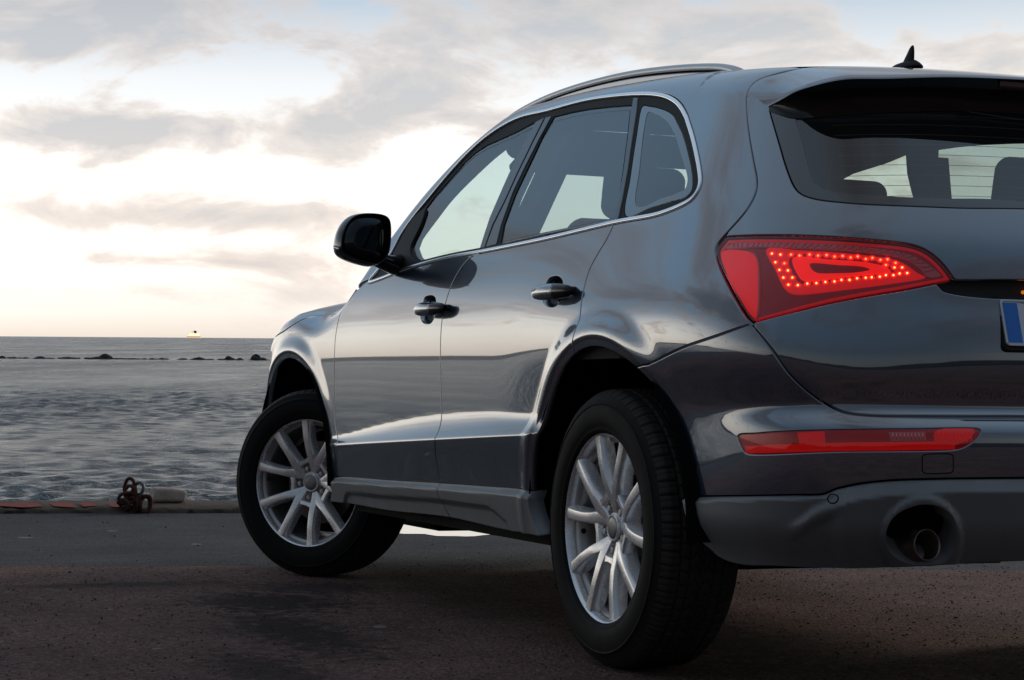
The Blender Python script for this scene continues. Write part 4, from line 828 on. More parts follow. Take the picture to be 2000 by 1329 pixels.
panel('mirror_base',smooth(cr(Cv['sail'],.008,True),1,True),fbody,'black_plastic',fdoor,gap=.0005,h=.02,depth=.01,off=.002,er=.004)
strip('window_chrome',smooth(DCH,3,True),.0058,.0042,fbody,'chrome',side_frame,closed=True)
tipc=cr([(2.135,1.1075),(2.20,1.1005),(2.27,1.0925)],.01)
# ---- wiper seal line etc. along the glass foot
strip('window_seal',sub(DLO,Cv['dlo_in'][2],Cv['dlo_in'][6])+[0,.004],.003,.002,fbody,'rubber',fdoor)
# ---- door handles with finger recess
def handle(door,x0,x1,z,cup):
    xc=(x0+x1)/2; L=x1-x0
    q=P(np.array([xc]),np.array([z]),fbody)[0]
    R=[];
    n=26
    for i in range(n):
        t=i/(n-1); x=x0+L*t; e=math.sin(math.pi*t)**.45 if 0<t<1 else 0
        w_=.0225*(.45+.55*e); d=.0145*(.4+.6*e)
        yo=q[1]+.020+.016*math.sin(math.pi*t)**.6
        R.append([(x,yo+d*math.cos(a)*(1 if abs(math.cos(a))<.9 else 1),z+w_*math.sin(a)+.004*(t-.5)) for a in np.linspace(0,2*math.pi,18,endpoint=False)])
    h_=loft('door_handle',R,'car_paint',door)
    # keyed end cap toward the rear
    R2=[[(x,yy+ (.0006 if yy>q[1]+.02 else -.0006),zz) for x,yy,zz in r_] for r_ in R[:9]]
    R2=[[ (x,q[1]+.020+(yy-(q[1]+.020))*1.03, z+(zz-z)*1.03) for x,yy,zz in r_] for r_ in R[:9]]
    loft('handle_end',R2,'black_gloss',door)
    for xx in (x0+.025,x1-.03): rbox('handle_foot',(.03,.03,.022),.008,'black_gloss',door,loc=(xx,q[1]+.006,z))
    panel('handle_recess',inset(ccw(clean(cup)),-.004),fbody,'black_gloss',door,gap=0,h=.015,depth=.004,off=-.024,er=.003)
handle(fdoor,1.160,1.430,.978,CUPF); handle(rdoor,.168,.425,.987,CUPR)
# ---- door mirror
def mirror():
    rim=cr([(b,c) for b,c in T['mir_rim']],.01,True); gls=cr([(b,c) for b,c in T['mir_glass']],.01,True)
    n=60
    def rs(c):
        d=np.r_[0,np.cumsum(np.linalg.norm(np.diff(np.vstack([c,c[:1]]),axis=0),axis=1))]; cc=np.vstack([c,c[:1]])
        return np.stack([np.interp(np.linspace(0,d[-1],n,endpoint=False),d,cc[:,i]) for i in range(2)],1)
    rim,gls=rs(rim),rs(gls); ce=rim.mean(0)
    def ring(x,k,dy=0,dz=0,tilt=0,base=rim): 
        q=ce+(base-ce)*k; return [(x+tilt*(a-ce[0]),a+dy,b+dz) for a,b in q]
    R=[ring(1.712,.94),ring(1.700,.975),ring(1.698,1.0),ring(1.704,1.022),ring(1.72,1.045,.002),ring(1.745,1.06,.003,-.001),ring(1.775,1.04,.002,-.002),ring(1.80,.98,-.002,-.003),ring(1.822,.87,-.008,-.005),ring(1.84,.70,-.015,-.007),ring(1.851,.48,-.022,-.009),ring(1.857,.22,-.027,-.01),ring(1.858,.03,-.03,-.01)]
    o=loft('door_mirror',R,'black_gloss',fdoor,caps=False); 
    loft('mirror_shell',[ring(1.712,.94),ring(1.716,.93),ring(1.72,.2)],'dark',fdoor,caps=True)
    loft('mirror_glass',[ring(1.708,.985,base=gls),ring(1.7045,.965,base=gls),ring(1.7043,.5,base=gls),ring(1.7043,.02,base=gls)],'mirror_glass',fdoor,caps=True)
    # repeater on the outer edge and the arm
    V=[];F=[]
    k=0; 
    pts=[(1.715+.04*t,1.1135+.006*math.sin(math.pi*t)+(.004 if t>.4 else 0),1.190+.012*t) for t in np.linspace(0,1,8)]
    Rr=[[(p[0],p[1]-.004,p[2]+.004),(p[0],p[1]+.0015,p[2]+.003),(p[0],p[1]+.0015,p[2]-.003),(p[0],p[1]-.004,p[2]-.004)] for p in pts]
    loft('side_repeater',Rr,'chrome',fdoor)
    A=[(1.755,.975,1.172,.045,.030),(1.765,.945,1.160,.046,.029),(1.78,.915,1.152,.050,.030),(1.80,.890,1.150,.056,.034),(1.82,.862,1.150,.064,.040)]
    Rr=[[(x+rx*math.cos(a),y,z+rz*math.sin(a)) for a in np.linspace(0,2*math.pi,20,endpoint=False)] for x,y,z,rx,rz in A]
    loft('mirror_arm',Rr,'black_gloss',fdoor)
mirror()
# ---- roof rail
def rail():
    tp=cr([(-.168,1.541),(-.150,1.556),(-.1094,1.572),(-.0441,1.5885),(.0552,1.6045),(.2326,1.6265),(.5127,1.6524),(.8236,1.6668),(1.1057,1.6676),(1.2854,1.6588),(1.413,1.6464),(1.5311,1.6269),(1.60,1.612)],.015)
    y0=.600; R=[];R2=[];R3=[]
    n=len(tp)
    for i,(x,z) in enumerate(tp):
        e=min(1,i/8,(n-1-i)/14); w=.0135*(.75+.25*e)*(1.5-.5*min(1,i/9)); h=.0105
        R.append([(x,y0+w*math.copysign(abs(math.cos(a))**.7,math.cos(a)),z-h+h*math.copysign(abs(math.sin(a))**.7,math.sin(a))) for a in np.linspace(0,2*math.pi,20,endpoint=False)])
        q=top_uv(x,y0); zr=P(q[0],q[1],fbody)[2]-.008
        zt=max(z-.0245,zr+.001)
        R3.append([(x,y0+.010,z-.018),(x,y0+.010,zt),(x,y0-.008,zt),(x,y0-.008,z-.018)])
        R2.append([(x,y0+.0145,zr),(x,y0+.0150,zt-.003),(x,y0+.011,zt),(x,y0-.010,zt),(x,y0-.010,zr)])
    o=loft('roof_rail',R,'rail_metal',CAR); k0=7
    loft('rail_groove',R3[k0:-8],'dark',o); autosmooth(loft('rail_foot',R2[4:-4],'rail_metal',o))
    return o
rail_l=rail()
# ---- aerial
def aerial():
    x0,y0=-.17,.118; zb=1.588; R=[]
    for t,L,W,dx in ((0,.075,.030,0),(.004,.074,.029,0),(.012,.064,.024,.0),(.018,.050,.017,-.004),(.021,.036,.010,-.012)):
        R.append([(x0+dx+L*math.cos(a),y0+W*math.sin(a),zb+t) for a in np.linspace(0,2*math.pi,28,endpoint=False)])
    o=loft('roof_aerial',R,'black_plastic',CAR); R=[]
    for t,L,W,dx in ((.012,.030,.0085,-.012),(.024,.024,.0075,-.018),(.040,.017,.006,-.026),(.054,.010,.0045,-.032),(.060,.0055,.003,-.035),(.062,.001,.001,-.036)):
        R.append([(x0+dx+L*math.cos(a),y0+W*math.sin(a),zb+t) for a in np.linspace(0,2*math.pi,20,endpoint=False)])
    loft('aerial_fin',R,'black_plastic',o)
aerial()
# ---- wheels
def tyre_mesh():
    R0=.3635; C0=-.108; NB=64; na=NB*12; V=[]; F=[]
    ss=np.linspace(.108,-.108,87); a=np.linspace(0,2*math.pi,na,endpoint=False)
    A,S_=np.meshgrid(a,ss,indexing='ij')
    u_=A/(2*math.pi)*NB; ab=np.abs(S_)
    def gr(d,w): return np.clip(1.5-np.abs(d)/w,0,1)
    fr=lambda t:(t+.5)%1-.5
    dep=np.zeros_like(A); pw=2*math.pi*R0/NB
    for c_,w_ in ((.060,.0028),(.034,.0022),(-.034,.0022),(-.060,.0028)): dep=np.maximum(dep,gr(S_-c_,w_))
    sh=ab>.060; dep=np.maximum(dep,np.where(sh,gr(fr(u_+.06*np.sin(S_*60)),.0020/pw*1.0),0)*np.clip((.112-ab)/.01,0.35,1))
    mid=(ab<=.060)&(ab>.034); dep=np.maximum(dep,np.where(mid,gr(fr(u_+.5+6*(ab-.047)),.0018/pw),0))
    cen=ab<=.034; zig=.55*np.abs((S_/.017+1)%2-1); dep=np.maximum(dep,np.where(cen,gr(fr(u_+zig*1.2+.25),.0019/pw),0)); 
    dep=np.maximum(dep,np.where(cen,gr(S_-.004*np.sign(np.sin(u_*math.pi)),.0016)*.8,0))
    sip=np.where(sh,gr(fr(u_*1+.5),.0008/pw)*.25,0); dep=np.maximum(dep,sip)
    prof=R0-.0015-.55*np.clip(ab-.055,0,1)**1.6*1.2-1.9*np.clip(ab-.085,0,1)**1.35
    rad=prof-dep*.0085
    V=np.stack([rad*np.cos(A),C0+S_,rad*np.sin(A)],-1).reshape(-1,3); k=len(ss)
    i=np.arange(na)[:,None]; j=np.arange(k-1)[None]; i2=(i+1)%na
    F=np.stack([i*k+j,i*k+j+1,i2*k+j+1,i2*k+j],-1).reshape(-1,4)
    return V,F,float(prof[0,0])
def wheel(name,loc,rz,phase):
    w=empty(name,CAR); w.location=loc; w.rotation_euler=(0,0,rz)
    return w
def build_wheel():
    w=empty('wheel',CAR)
    V,F,re=tyre_mesh(); tr=mk('tyre',V,F,'tyre_tread',w)
    ye=.000
    side=[(.2425,-.010),(.2445,-.002),(.250,.0055),(.258,.0085),(.262,.0082),(.264,.0095),(.282,.0125),(.300,.0128),(.312,.0110),(.3185,.0100),(.3200,.0112),(.3222,.0112),(.3238,.0088),(.334,.0045),(re,.000)]
    lathe('tyre_sidewall',side,'tyre_rubber',w,128)
    lathe('tyre_sidewall',[(r_,-.216-y_) for r_,y_ in side],'tyre_rubber',w,96)
    for rr_,n_ in ((.272,0),(.308,0)): 
        pass
    rim=[(.236,-.024),(.2385,-.010),(.2415,-.0035),(.2455,-.0008),(.2480,-.0025),(.2485,-.008),(.2465,-.012),(.243,-.013)]
    lathe('rim_flange',rim,'alloy',w,128)
    lathe('rim',[(.2365,-.022),(.2345,-.028),(.2250,-.031),(.2215,-.036),(.2180,-.062),(.2120,-.085),(.2080,-.11),(.2080,-.17),(.2200,-.20),(.2430,-.205)],'alloy_inner',w,112)
    def spoke(al,s):
        rs_=np.array([.036,.05,.065,.08,.095,.115,.14,.17,.20,.225,.2405]); 
        an=np.radians(np.interp(rs_,[.036,.05,.08,.115,.15,.19,.2405],[35.5,33.5,27.6,22.0,19.4,18.4,18.0]))*s
        an=np.array([np.interp(r_,rs_,an) for r_ in rs_])
        yf=np.interp(rs_,[.036,.05,.08,.12,.17,.225,.2405],[-.034,-.030,-.021,-.011,-.006,-.0045,-.0035])
        wd=np.interp(rs_,[.036,.06,.09,.13,.18,.225,.2405],[.022,.034,.034,.028,.0285,.031,.033])
        dp=np.interp(rs_,[.036,.08,.15,.225,.2405],[.020,.044,.042,.034,.016])
        R=[]
        for i,r_ in enumerate(rs_):
            t=al+an[i]; er=np.array([math.cos(t),0,math.sin(t)]); et=np.array([-math.sin(t),0,math.cos(t)]); W_=wd[i]; 
            inn=-s  # side facing the middle of the pair
            sec=[(-.42,-.0006),(-.30,.0),(.30,.0),(.42,-.0006),(.50,-.0035),(.62,-dp[i]*.5),(.74,-dp[i]),(.4,-dp[i]-.004),(-.4,-dp[i]-.004),(-.74,-dp[i]),(-.62,-dp[i]*.5),(-.50,-.0035)]
            R.append([er*r_+et*(a*W_)+np.array([0,yf[i]+b,0]) for a,b in sec])
        R=[list(np.array(x)) for x in np.stack([cr(np.array(R)[:,j],.008) if False else np.array(R)[:,j] for j in range(12)],1)]
        # refine along the arm
        R=np.array(R); ts=np.linspace(0,len(R)-1,34); out=[]
        for j in range(12):
            c=R[:,j]; out.append(np.stack([np.interp(ts,np.arange(len(R)),c[:,q]) for q in range(3)],1))
        out=np.stack(out,1)
        for _ in range(2): out[1:-1]=.25*out[:-2]+.5*out[1:-1]+.25*out[2:]
        return autosmooth(loft('spoke',out,'alloy',w),30)
    def web(al):
        R=[]
        for t in np.linspace(-1,1,25):
            a=al+math.radians(26.5)*t; er=np.array([math.cos(a),0,math.sin(a)])
            ri=.0745+.006*t*t; ro=.0935+.021*t*t; ym=-.0215
            R.append([er*r_+np.array([0,y_,0]) for r_,y_ in ((ri,ym-.006),(ri+.003,ym-.001),(ro-.004,ym+.0008),(ro,ym-.004),(ro+.002,ym-.030),(ri-.001,ym-.030))])
        autosmooth(loft('spoke_web',R,'alloy',w),50)
    def pocket(al):
        er=np.array([math.cos(al),0,math.sin(al)]); et=np.array([-math.sin(al),0,math.cos(al)])
        c=er*.0575; R=[]
        for r_,y_ in ((.0135,-.046),(.0128,-.034),(.0118,-.032),(.0112,-.036),(.0085,-.0365),(.0085,-.030),(.0075,-.0288),(.001,-.0288)):
            R.append([c+er*r_*math.cos(a)+et*r_*math.sin(a)+np.array([0,y_,0]) for a in np.linspace(0,2*math.pi,18,endpoint=False)])
        autosmooth(loft('wheel_bolt',R,'alloy_inner',w),40)
    for p in range(5):
        al=math.radians(60+72*p)
        spoke(al,1); spoke(al,-1); web(al); pocket(al)
        a2=al; er=np.array([math.cos(a2),0,math.sin(a2)]); et=np.array([-math.sin(a2),0,math.cos(a2)])
        R=[[er*r_+et*(b*.006)+np.array([0,y_+(-.003 if abs(b)>.9 else 0),0]) for b in (-1.3,-1,1,1.3)]+[er*r_+et*.008+np.array([0,-.05,0]),er*r_-et*.008+np.array([0,-.05,0])] for r_,y_ in ((.030,-.030),(.045,-.033))]
    lathe('hub',[(.0,-.0325),(.034,-.0325),(.041,-.034),(.046,-.038),(.0475,-.05),(.078,-.052),(.082,-.064),(.082,-.10)],'alloy_inner',w,48)
    lathe('hub_cap',[(.0,-.0245),(.012,-.0247),(.024,-.0256),(.0285,-.0268),(.0298,-.0285),(.0302,-.034)],'cap_metal',w,48)
    lathe('cap_ring',[(.0298,-.0275),(.0310,-.0262),(.0335,-.0262),(.0350,-.0278),(.0355,-.036)],'alloy',w,48)
    lathe('brake_disc',[(.075,-.098),(.160,-.098),(.161,-.101),(.161,-.118),(.160,-.120),(.075,-.120)],'disc_metal',w,64)
    lathe('disc_shield',[(.05,-.135),(.195,-.133),(.197,-.150),(.05,-.155)],'dark',w,48)
    Rr=[]
    for t in np.linspace(-.42,.42,10):
        a=math.radians(20)+t; er=np.array([math.cos(a),0,math.sin(a)])
        Rr.append([er*r_+np.array([0,y_,0]) for r_,y_ in ((.105,-.078),(.165,-.074),(.178,-.085),(.178,-.13),(.105,-.135))])
    autosmooth(loft('brake_caliper',Rr,'underbody',w))
    vc=np.array([math.cos(math.radians(-6))*.2185,0,math.sin(math.radians(-6))*.2185]); vd=vc/np.linalg.norm(vc)
    Rr=[[vc-vd*d+np.array([0,-.045+d*.55,0])+(np.array([0,math.cos(a),0])+np.cross(vd,[0,1,0])*math.sin(a))*r_ for a in np.linspace(0,2*math.pi,12,endpoint=False)] for d,r_ in ((0,.007),(.012,.0075),(.016,.005),(.032,.0045),(.034,.0055),(.040,.0055),(.041,.003))]
    loft('valve',Rr,'black_plastic',w)
    return w
W0=build_wheel(); W0.location=(0,.9165,.3620)
def copy_wheel(loc,rz,ry=0):
    c=W0.copy(); COL.objects.link(c); c.parent=CAR; c.location=loc; c.rotation_euler=(0,0,rz)
    for ch in list(W0.children):
        d=ch.copy(); COL.objects.link(d); d.parent=c
        d.rotation_euler=(0,ry,0)
    return c
st=math.radians(36.5); cx,cy=2.8054,.8248
wf=copy_wheel((cx-math.sin(st)*.108,cy+math.cos(st)*.108,.3620),st,math.radians(-8))
copy_wheel((cx+math.sin(st)*.108,-cy-math.cos(st)*.108,.3620),st+math.pi)
copy_wheel((0,-.9165,.3620),math.pi)
for o in W0.children: o.rotation_euler=(0,math.radians(0),0)
# ---- wheel housings and underside
def liner(cx,cz,r_,y0,y1,RI,A0=3,A1=177):
    R=[]
    for a in np.linspace(math.radians(A0),math.radians(A1),40):
        R.append([(cx+rr*math.cos(a),y_,cz+rr*math.sin(a)) for rr,y_ in ((RI,.934),(RI+.004,.915),(r_,.88),(r_,y0))])
    o=loft('wheel_arch_liner',R,'dark',CAR,closed_ring=False,caps=False)
    pts=[(cx+r_*math.cos(a),y0,cz+r_*math.sin(a)) for a in np.linspace(math.radians(A0),math.radians(A1),40)]
    mk('liner_wall',[(cx,y0,cz)]+pts,[(0,i+1,i+2) for i in range(39)],'dark',o); return o
l1=liner(-.022,.352,.515,.56,.918,.488,3,179); l2=liner(2.905,.338,.560,.36,.915,.515)
def slab(name,x0,x1,y0,y1,z0,z1,m='underbody',par=None):
    V=[(x,y,z) for x in (x0,x1) for y in (y0,y1) for z in (z0,z1)]
    return mk(name,V,[(0,1,3,2),(4,6,7,5),(0,4,5,1),(2,3,7,6),(0,2,6,4),(1,5,7,3)],m,par,smooth=False)
u0=slab('underbody',.25,3.55,-.50,.50,.225,.46,par=CAR); slab('rear_underbody',-.62,.25,-.50,.50,.365,.46,par=u0)
slab('floor_side',.50,2.28,.50,.850,.280,.45,par=u0); slab('floor_side',.50,2.28,-.850,-.50,.280,.45,par=u0)
rbox('rear_subframe',(.4,.9,.08),.03,'underbody',u0,loc=(.04,0,.36))
rbox('rear_axle_arm',(.50,.06,.06),.025,'underbody',u0,loc=(.22,.62,.27)); rbox('fuel_tank',(.55,.9,.08),.035,'underbody',u0,loc=(.68,0,.245))
rbox('front_subframe',(.7,.9,.08),.03,'underbody',u0,loc=(2.9,0,.22))
slab('rear_floor',-.80,-.40,-.60,.60,.40,.50,par=u0)
# ---- cabin
def flin(x,y,z): return fbody(x,y,z)+.030
lin=[(2.24,.80)]+[tuple(q) for q in (PIL[::-1]+[-.08,.10])]+[(1.40,VC-.15),(1.42,VC)]+[(UC,VC),(UC,1.60)]+[tuple(q) for q in [(-1.1,1.55),(-.8,1.49),(-.62,1.42)]]+[tuple(q) for q in gi[1:]]+[(UC,.80)]
lining=panel('cabin_lining',clean(np.array(lin)),flin,'trim_grey',CAR,gap=0,h=.04,depth=.004,er=.001,holes=[inset(ccw(clean(corner('glF'))),.004),inset(ccw(clean(corner('glR'))),.004),GQI],hole_gap=0,hole_depth=-.022)
slab('cabin_floor',-.75,2.4,-.84,.84,.47,.50,'dark',CAR)
def seat(x,y,rear=False,w=.52):
    s=empty('car_seat',CAR); s.location=(x,y,.52)
    rbox('seat_cushion',(.50,w,.16),.06,'seat_cloth',s,loc=(.20,0,.12),rot=rotm('Y',-8))
    hgt=.62 if not rear else .56
    def taper(V): V=V.copy(); k=1-.22*np.clip((V[:,2])/.4,0,1)**2; V[:,1]*=k; return V
    rbox('seat_back',(.13,w,hgt),.055,'seat_cloth',s,loc=(-.12,0,.44),rot=rotm('Y',-17 if not rear else -22),scale_fn=taper)
    hx=-.24 if not rear else -.255; hz=.80 if not rear else .77
    rbox('headrest',(.10,.27 if not rear else .25,.17),.045,'seat_cloth',s,loc=(hx,0,hz+.02),rot=rotm('Y',-12))
    for d in (-.06,.06): rbox('headrest_post',(.012,.012,.16),.005,'chrome',s,loc=(hx+.01,d,hz-.09),rot=rotm('Y',-12))
    return s
seat(1.15,.37); seat(1.15,-.37); seat(.22,.40,True,.50); seat(.22,-.40,True,.50); 
ds=rbox('dashboard',(.60,1.55,.36),.14,'seat_cloth',CAR,loc=(2.02,0,.93))
hood_=rbox('instrument_hood',(.30,.42,.14),.06,'seat_cloth',ds,loc=(1.80,.38,1.10))
def steering():
    R=[]; c=np.array([1.60,.38,1.02]); ax=np.array([.88,0,-.47]); e1=np.array([0,1,0]); e2=np.cross(ax,e1)
    for a in np.linspace(0,2*math.pi,40,endpoint=True):
        er=e1*math.cos(a)+e2*math.sin(a); R.append([c+er*.185+(er*math.cos(b)+ax*math.sin(b))*.015 for b in np.linspace(0,2*math.pi,10,endpoint=False)])
    o=loft('steering_wheel',R,'black_plastic',CAR,caps=False)
    rbox('wheel_boss',(.05,.13,.13),.03,'black_plastic',o,loc=tuple(c))
    for a in (0,180,-90):
        er=e1*math.cos(math.radians(a))+e2*math.sin(math.radians(a)); R=[[c+er*d+np.array(q) for q in ((0,.01,.01),(0,-.01,.01),(0,-.01,-.01),(0,.01,-.01))] for d in (.04,.18)]
        loft('wheel_spoke',R,'black_plastic',o)
steering()
rbox('interior_mirror',(.03,.24,.06),.015,'black_plastic',CAR,loc=(1.62,0,1.43))
for s_ in (1,-1):
    Rp=[[(xx+dx,(yy+dy)*s_,zz) for dx,dy in ((-.075,0),(.075,0),(.075,-.05),(-.075,-.05))] for xx,yy,zz in ((1.03,.825,.95),(.985,.795,1.15),(.93,.745,1.3),(.86,.675,1.5))]
    autosmooth(loft('pillar_lining',Rp,'trim_grey',CAR))
    rbox('sun_visor',(.16,.42,.03),.012,'trim_grey',CAR,loc=(1.47,.36*s_,1.50),rot=rotm('Y',18))
rbox('roof_header',(.16,1.24,.10),.04,'trim_grey',CAR,loc=(1.40,0,1.545))
# B and C pillar inner trims on the far side fall out of the lining; luggage cover
slab('luggage_cover',-.62,-.10,-.66,.66,1.045,1.06,'seat_cloth',CAR)
# ---- right-hand side
for o in (fdoor,rdoor,side_frame,fender,fb,sill,refl_l,lining,l1,l2,rail_l): mirror_tree(o,CAR)
c=lamp_l.copy(); COL.objects.link(c); c.parent=CAR; c.scale=(1,-1,1)
for ch in lamp_l.children:
    if ch.name.split('.')[0] in ('lamp_lens','side_reflector','led_tray','light_guide','indicator_bar','lamp_rim'):
        d=ch.copy(); COL.objects.link(d); d.parent=c
# ================================================================= the quay
def edge_x(y): return 7.124+.123*y
SEA=(M@Vector((7.2,.7,0))).z-1.15
GR=empty('tmp'); bpy.data.objects.remove(GR)
def ground_mat(name,brown):
    m=bpy.data.materials.new(name); m.use_nodes=True; t=NT(m.node_tree); b=t.n['Principled BSDF']; tc=t.node('ShaderNodeTexCoord'); O=tc.outputs['Object']
    n1=t.node('ShaderNodeTexNoise',{'Vector':O,'Scale':1.1,'Detail':6,'Roughness':.62}); n2=t.node('ShaderNodeTexNoise',{'Vector':O,'Scale':16.,'Detail':6,'Roughness':.7})
    st_=t.node('ShaderNodeMapping',{'Vector':O,'Scale':(3.2,.5,1),'Rotation':(0,0,-.39)}); n4=t.node('ShaderNodeTexNoise',{'Vector':st_.outputs[0],'Scale':3.0,'Detail':5,'Roughness':.6})
    vo=t.node('ShaderNodeTexVoronoi',{'Vector':O,'Scale':95. if brown else 130.}); vs=t.node('ShaderNodeTexVoronoi',{'Vector':O,'Scale':48.}); 
    n5=t.node('ShaderNodeTexNoise',{'Vector':O,'Scale':300.,'Detail':3,'Roughness':.7})
    if brown:
        c=t.mix(t.ramp(n1.outputs[0],[(.35,0.),(.62,1.)]),(.095,.060,.054),(.200,.120,.104))
        c=t.mix(t.math('MULTIPLY',t.ramp(n2.outputs[0],[(.45,0.),(.75,1.)]),.7),c,(.20,.125,.104))
    else:
        c=t.mix(t.ramp(n1.outputs[0],[(.3,0.),(.7,1.)]),(.054,.054,.056),(.090,.089,.090))
        c=t.mix(t.math('MULTIPLY',t.ramp(n4.outputs[0],[(.5,0.),(.7,1.)]),.6),c,(.105,.10,.10))
    rnd=t.node('ShaderNodeSeparateColor',{0:vo.outputs['Color']}); v3=t.node('ShaderNodeTexVoronoi',{'Vector':O,'Scale':240.}); r3=t.node('ShaderNodeSeparateColor',{0:v3.outputs['Color']})
    c=t.mix(1.0,c,t.ramp(rnd.outputs[2],[(0,.45),(.15,.85),(.8,1.05),(1,1.6)] if brown else [(0,.7),(1,1.35)]),'MULTIPLY'); c=t.mix(1.0,c,t.ramp(r3.outputs[1],[(0,.65),(1,1.35)] if brown else [(0,.75),(1,1.3)]),'MULTIPLY')
    chip=t.math('MULTIPLY',t.ramp(rnd.outputs[0],[(.70,0.),(.74,1.)],'LINEAR'),t.ramp(vo.outputs['Distance'],[(.25,1.),(.5,0.)]))
    c=t.mix(t.math('MULTIPLY',chip,.75 if brown else .45),c,(.20,.085,.060) if brown else (.085,.083,.082))
    rn2=t.node('ShaderNodeSeparateColor',{0:vs.outputs['Color']}); ch2=t.math('MULTIPLY',t.ramp(rn2.outputs[1],[(.965,0.),(.975,1.)]),t.ramp(vs.outputs['Distance'],[(.15,1.),(.24,0.)]))
    c=t.mix(t.math('MULTIPLY',ch2,.8),c,(.17,.14,.13))
    if brown:   # oil stains
        for (px_,py_,sx_,sy_,wt) in ((1.85,1.30,.45,.34,.9),(2.60,1.65,.12,.5,.7),(1.0,1.45,.75,.20,.85),(.15,1.75,.5,.16,.7),(2.3,1.0,.3,.3,.7),(.6,.3,1.1,.30,.6)):
            mp=t.node('ShaderNodeMapping',{'Vector':O,'Location':(-px_/sx_,-py_/sy_,0),'Scale':(1/sx_,1/sy_,0)},vector_type='POINT')
            ln=t.node('ShaderNodeVectorMath',operation='LENGTH'); t.l.new(mp.outputs[0],ln.inputs[0])
            d=t.math('ADD',ln.outputs['Value'],t.math('MULTIPLY',t.math('SUBTRACT',n2.outputs[0],.5),3.0)); c=t.mix(t.math('MULTIPLY',t.ramp(d,[(.45,1.),(1.15,0.)]),wt),c,(.018,.015,.016))
    t.l.new(c,b.inputs['Base Color']); b.inputs['Specular IOR Level'].default_value=.10
    t.l.new(t.ramp(n2.outputs[0],[(.3,.8),(.7,1.0)]),b.inputs['Roughness'])
    hgt=t.math('ADD',t.math('MULTIPLY',vo.outputs['Distance'],-.9),t.math('ADD',t.math('MULTIPLY',n5.outputs[0],.5),t.math('MULTIPLY',n2.outputs[0],1.6)))
    bp=t.node('ShaderNodeBump',{'Height':hgt,'Strength':1.0 if brown else .7,'Distance':.012}); t.l.new(bp.outputs[0],b.inputs['Normal']); return m
mb=ground_mat('worn_brown_asphalt',True); mg=ground_mat('smooth_grey_asphalt',False)
ys_g=np.linspace(-40,40,321)
def sheet(name,xa,xb,z,m,kind='structure'):
    V=[(xa(y),y,z) for y in ys_g]+[(xb(y),y,z) for y in ys_g]; n=len(ys_g)
    o=mk(name,V,[(i,n+i,n+i+1,i+1) for i in range(n-1)],None,None,smooth=False); o.data.materials.append(m); o.matrix_world=M; o['kind']=kind; return o
sheet('pavement',lambda y:-45,lambda y:edge_x(y)+.34,-.006,mg)
wob=lambda y:.02*math.sin(y*7.1)+.015*math.sin(y*17.3+1)+.02*math.sin(y*2.3)
n_=int(80/.05); yy=np.linspace(-40,40,n_)
V=[(-45,y,0.) for y in yy]+[(2.93+.305*y+wob(y),y,0.) for y in yy]+[(2.935+.305*y+wob(y),y,-.007) for y in yy]
F=[(i+a*n_,n_+i+a*n_,n_+i+1+a*n_,i+1+a*n_) for i in range(n_-1) for a in (0,1)]
rd=mk('road',V,F,None,None,smooth=False); rd.data.materials.append(mb); rd.matrix_world=M; rd['kind']='structure'
# loose grit and chips
def grit(name,n,xr,yr,zr,sz,cols):
    V=[];F=[]; 
    for _ in range(n):
        x=rng.uniform(*xr); y=rng.uniform(*yr); s=sz[0]*(sz[1]/sz[0])**rng.random()**2.2
        if x>edge_x(y)-.02: continue
        z=zr if x<2.9+.305*y else zr-.006
        b=len(V); a0=rng.random()*6.28; k=5
        for i in range(k):
            a=a0+i*6.283/k; r_=s*rng.uniform(.6,1.1); V.append((x+r_*math.cos(a),y+r_*math.sin(a),z-.001))
        for i in range(k):
            a=a0+i*6.283/k; r_=s*rng.uniform(.35,.7); V.append((x+r_*math.cos(a),y+r_*math.sin(a),z+s*rng.uniform(.4,.8)))
        for i in range(k): j=(i+1)%k; F.append((b+i,b+j,b+k+j,b+k+i))
        F.append(tuple(b+k+i for i in range(k)))
    o=mk(name,V,F,cols,None,smooth=False); o.matrix_world=M; return tag(o,kind='stuff')
mat('grit_brown',(.045,.033,.030),.85,0,.3,noise=(30,(.10,.075,.065),.7)); mat('grit_pale',(.15,.135,.125),.85,0,.3); mat('grit_dark',(.014,.014,.014),.85,0,.3)
mat('grit_red',(.14,.050,.036),.9,0,.2)
tag(grit('gravel',9000,(-2.2,3.6),(-2.2,3.0),.0,(.0018,.0062),'grit_brown'),'loose brown grit scattered over the asphalt of the quay','gravel')
tag(grit('red_grit',2600,(-2.2,3.6),(-2.2,3.0),.0,(.0018,.0058),'grit_red'),'loose reddish grit scattered over the brown asphalt','gravel')
tag(grit('dark_grit',3000,(-2.2,3.4),(-2.2,3.0),.0,(.0016,.0055),'grit_dark'),'loose black grit scattered over the brown asphalt','gravel')
tag(grit('pale_chips',900,(-2.0,7.0),(-2.6,4.5),.0,(.0015,.006),'grit_pale'),'small pale stone chips scattered over the asphalt','stone chips')
tag(grit('dark_crumbs',500,(2.0,7.1),(-2.6,4.5),.0,(.002,.009),'grit_dark'),'black crumbs of tar lying on the grey strip of the quay','tar crumbs')
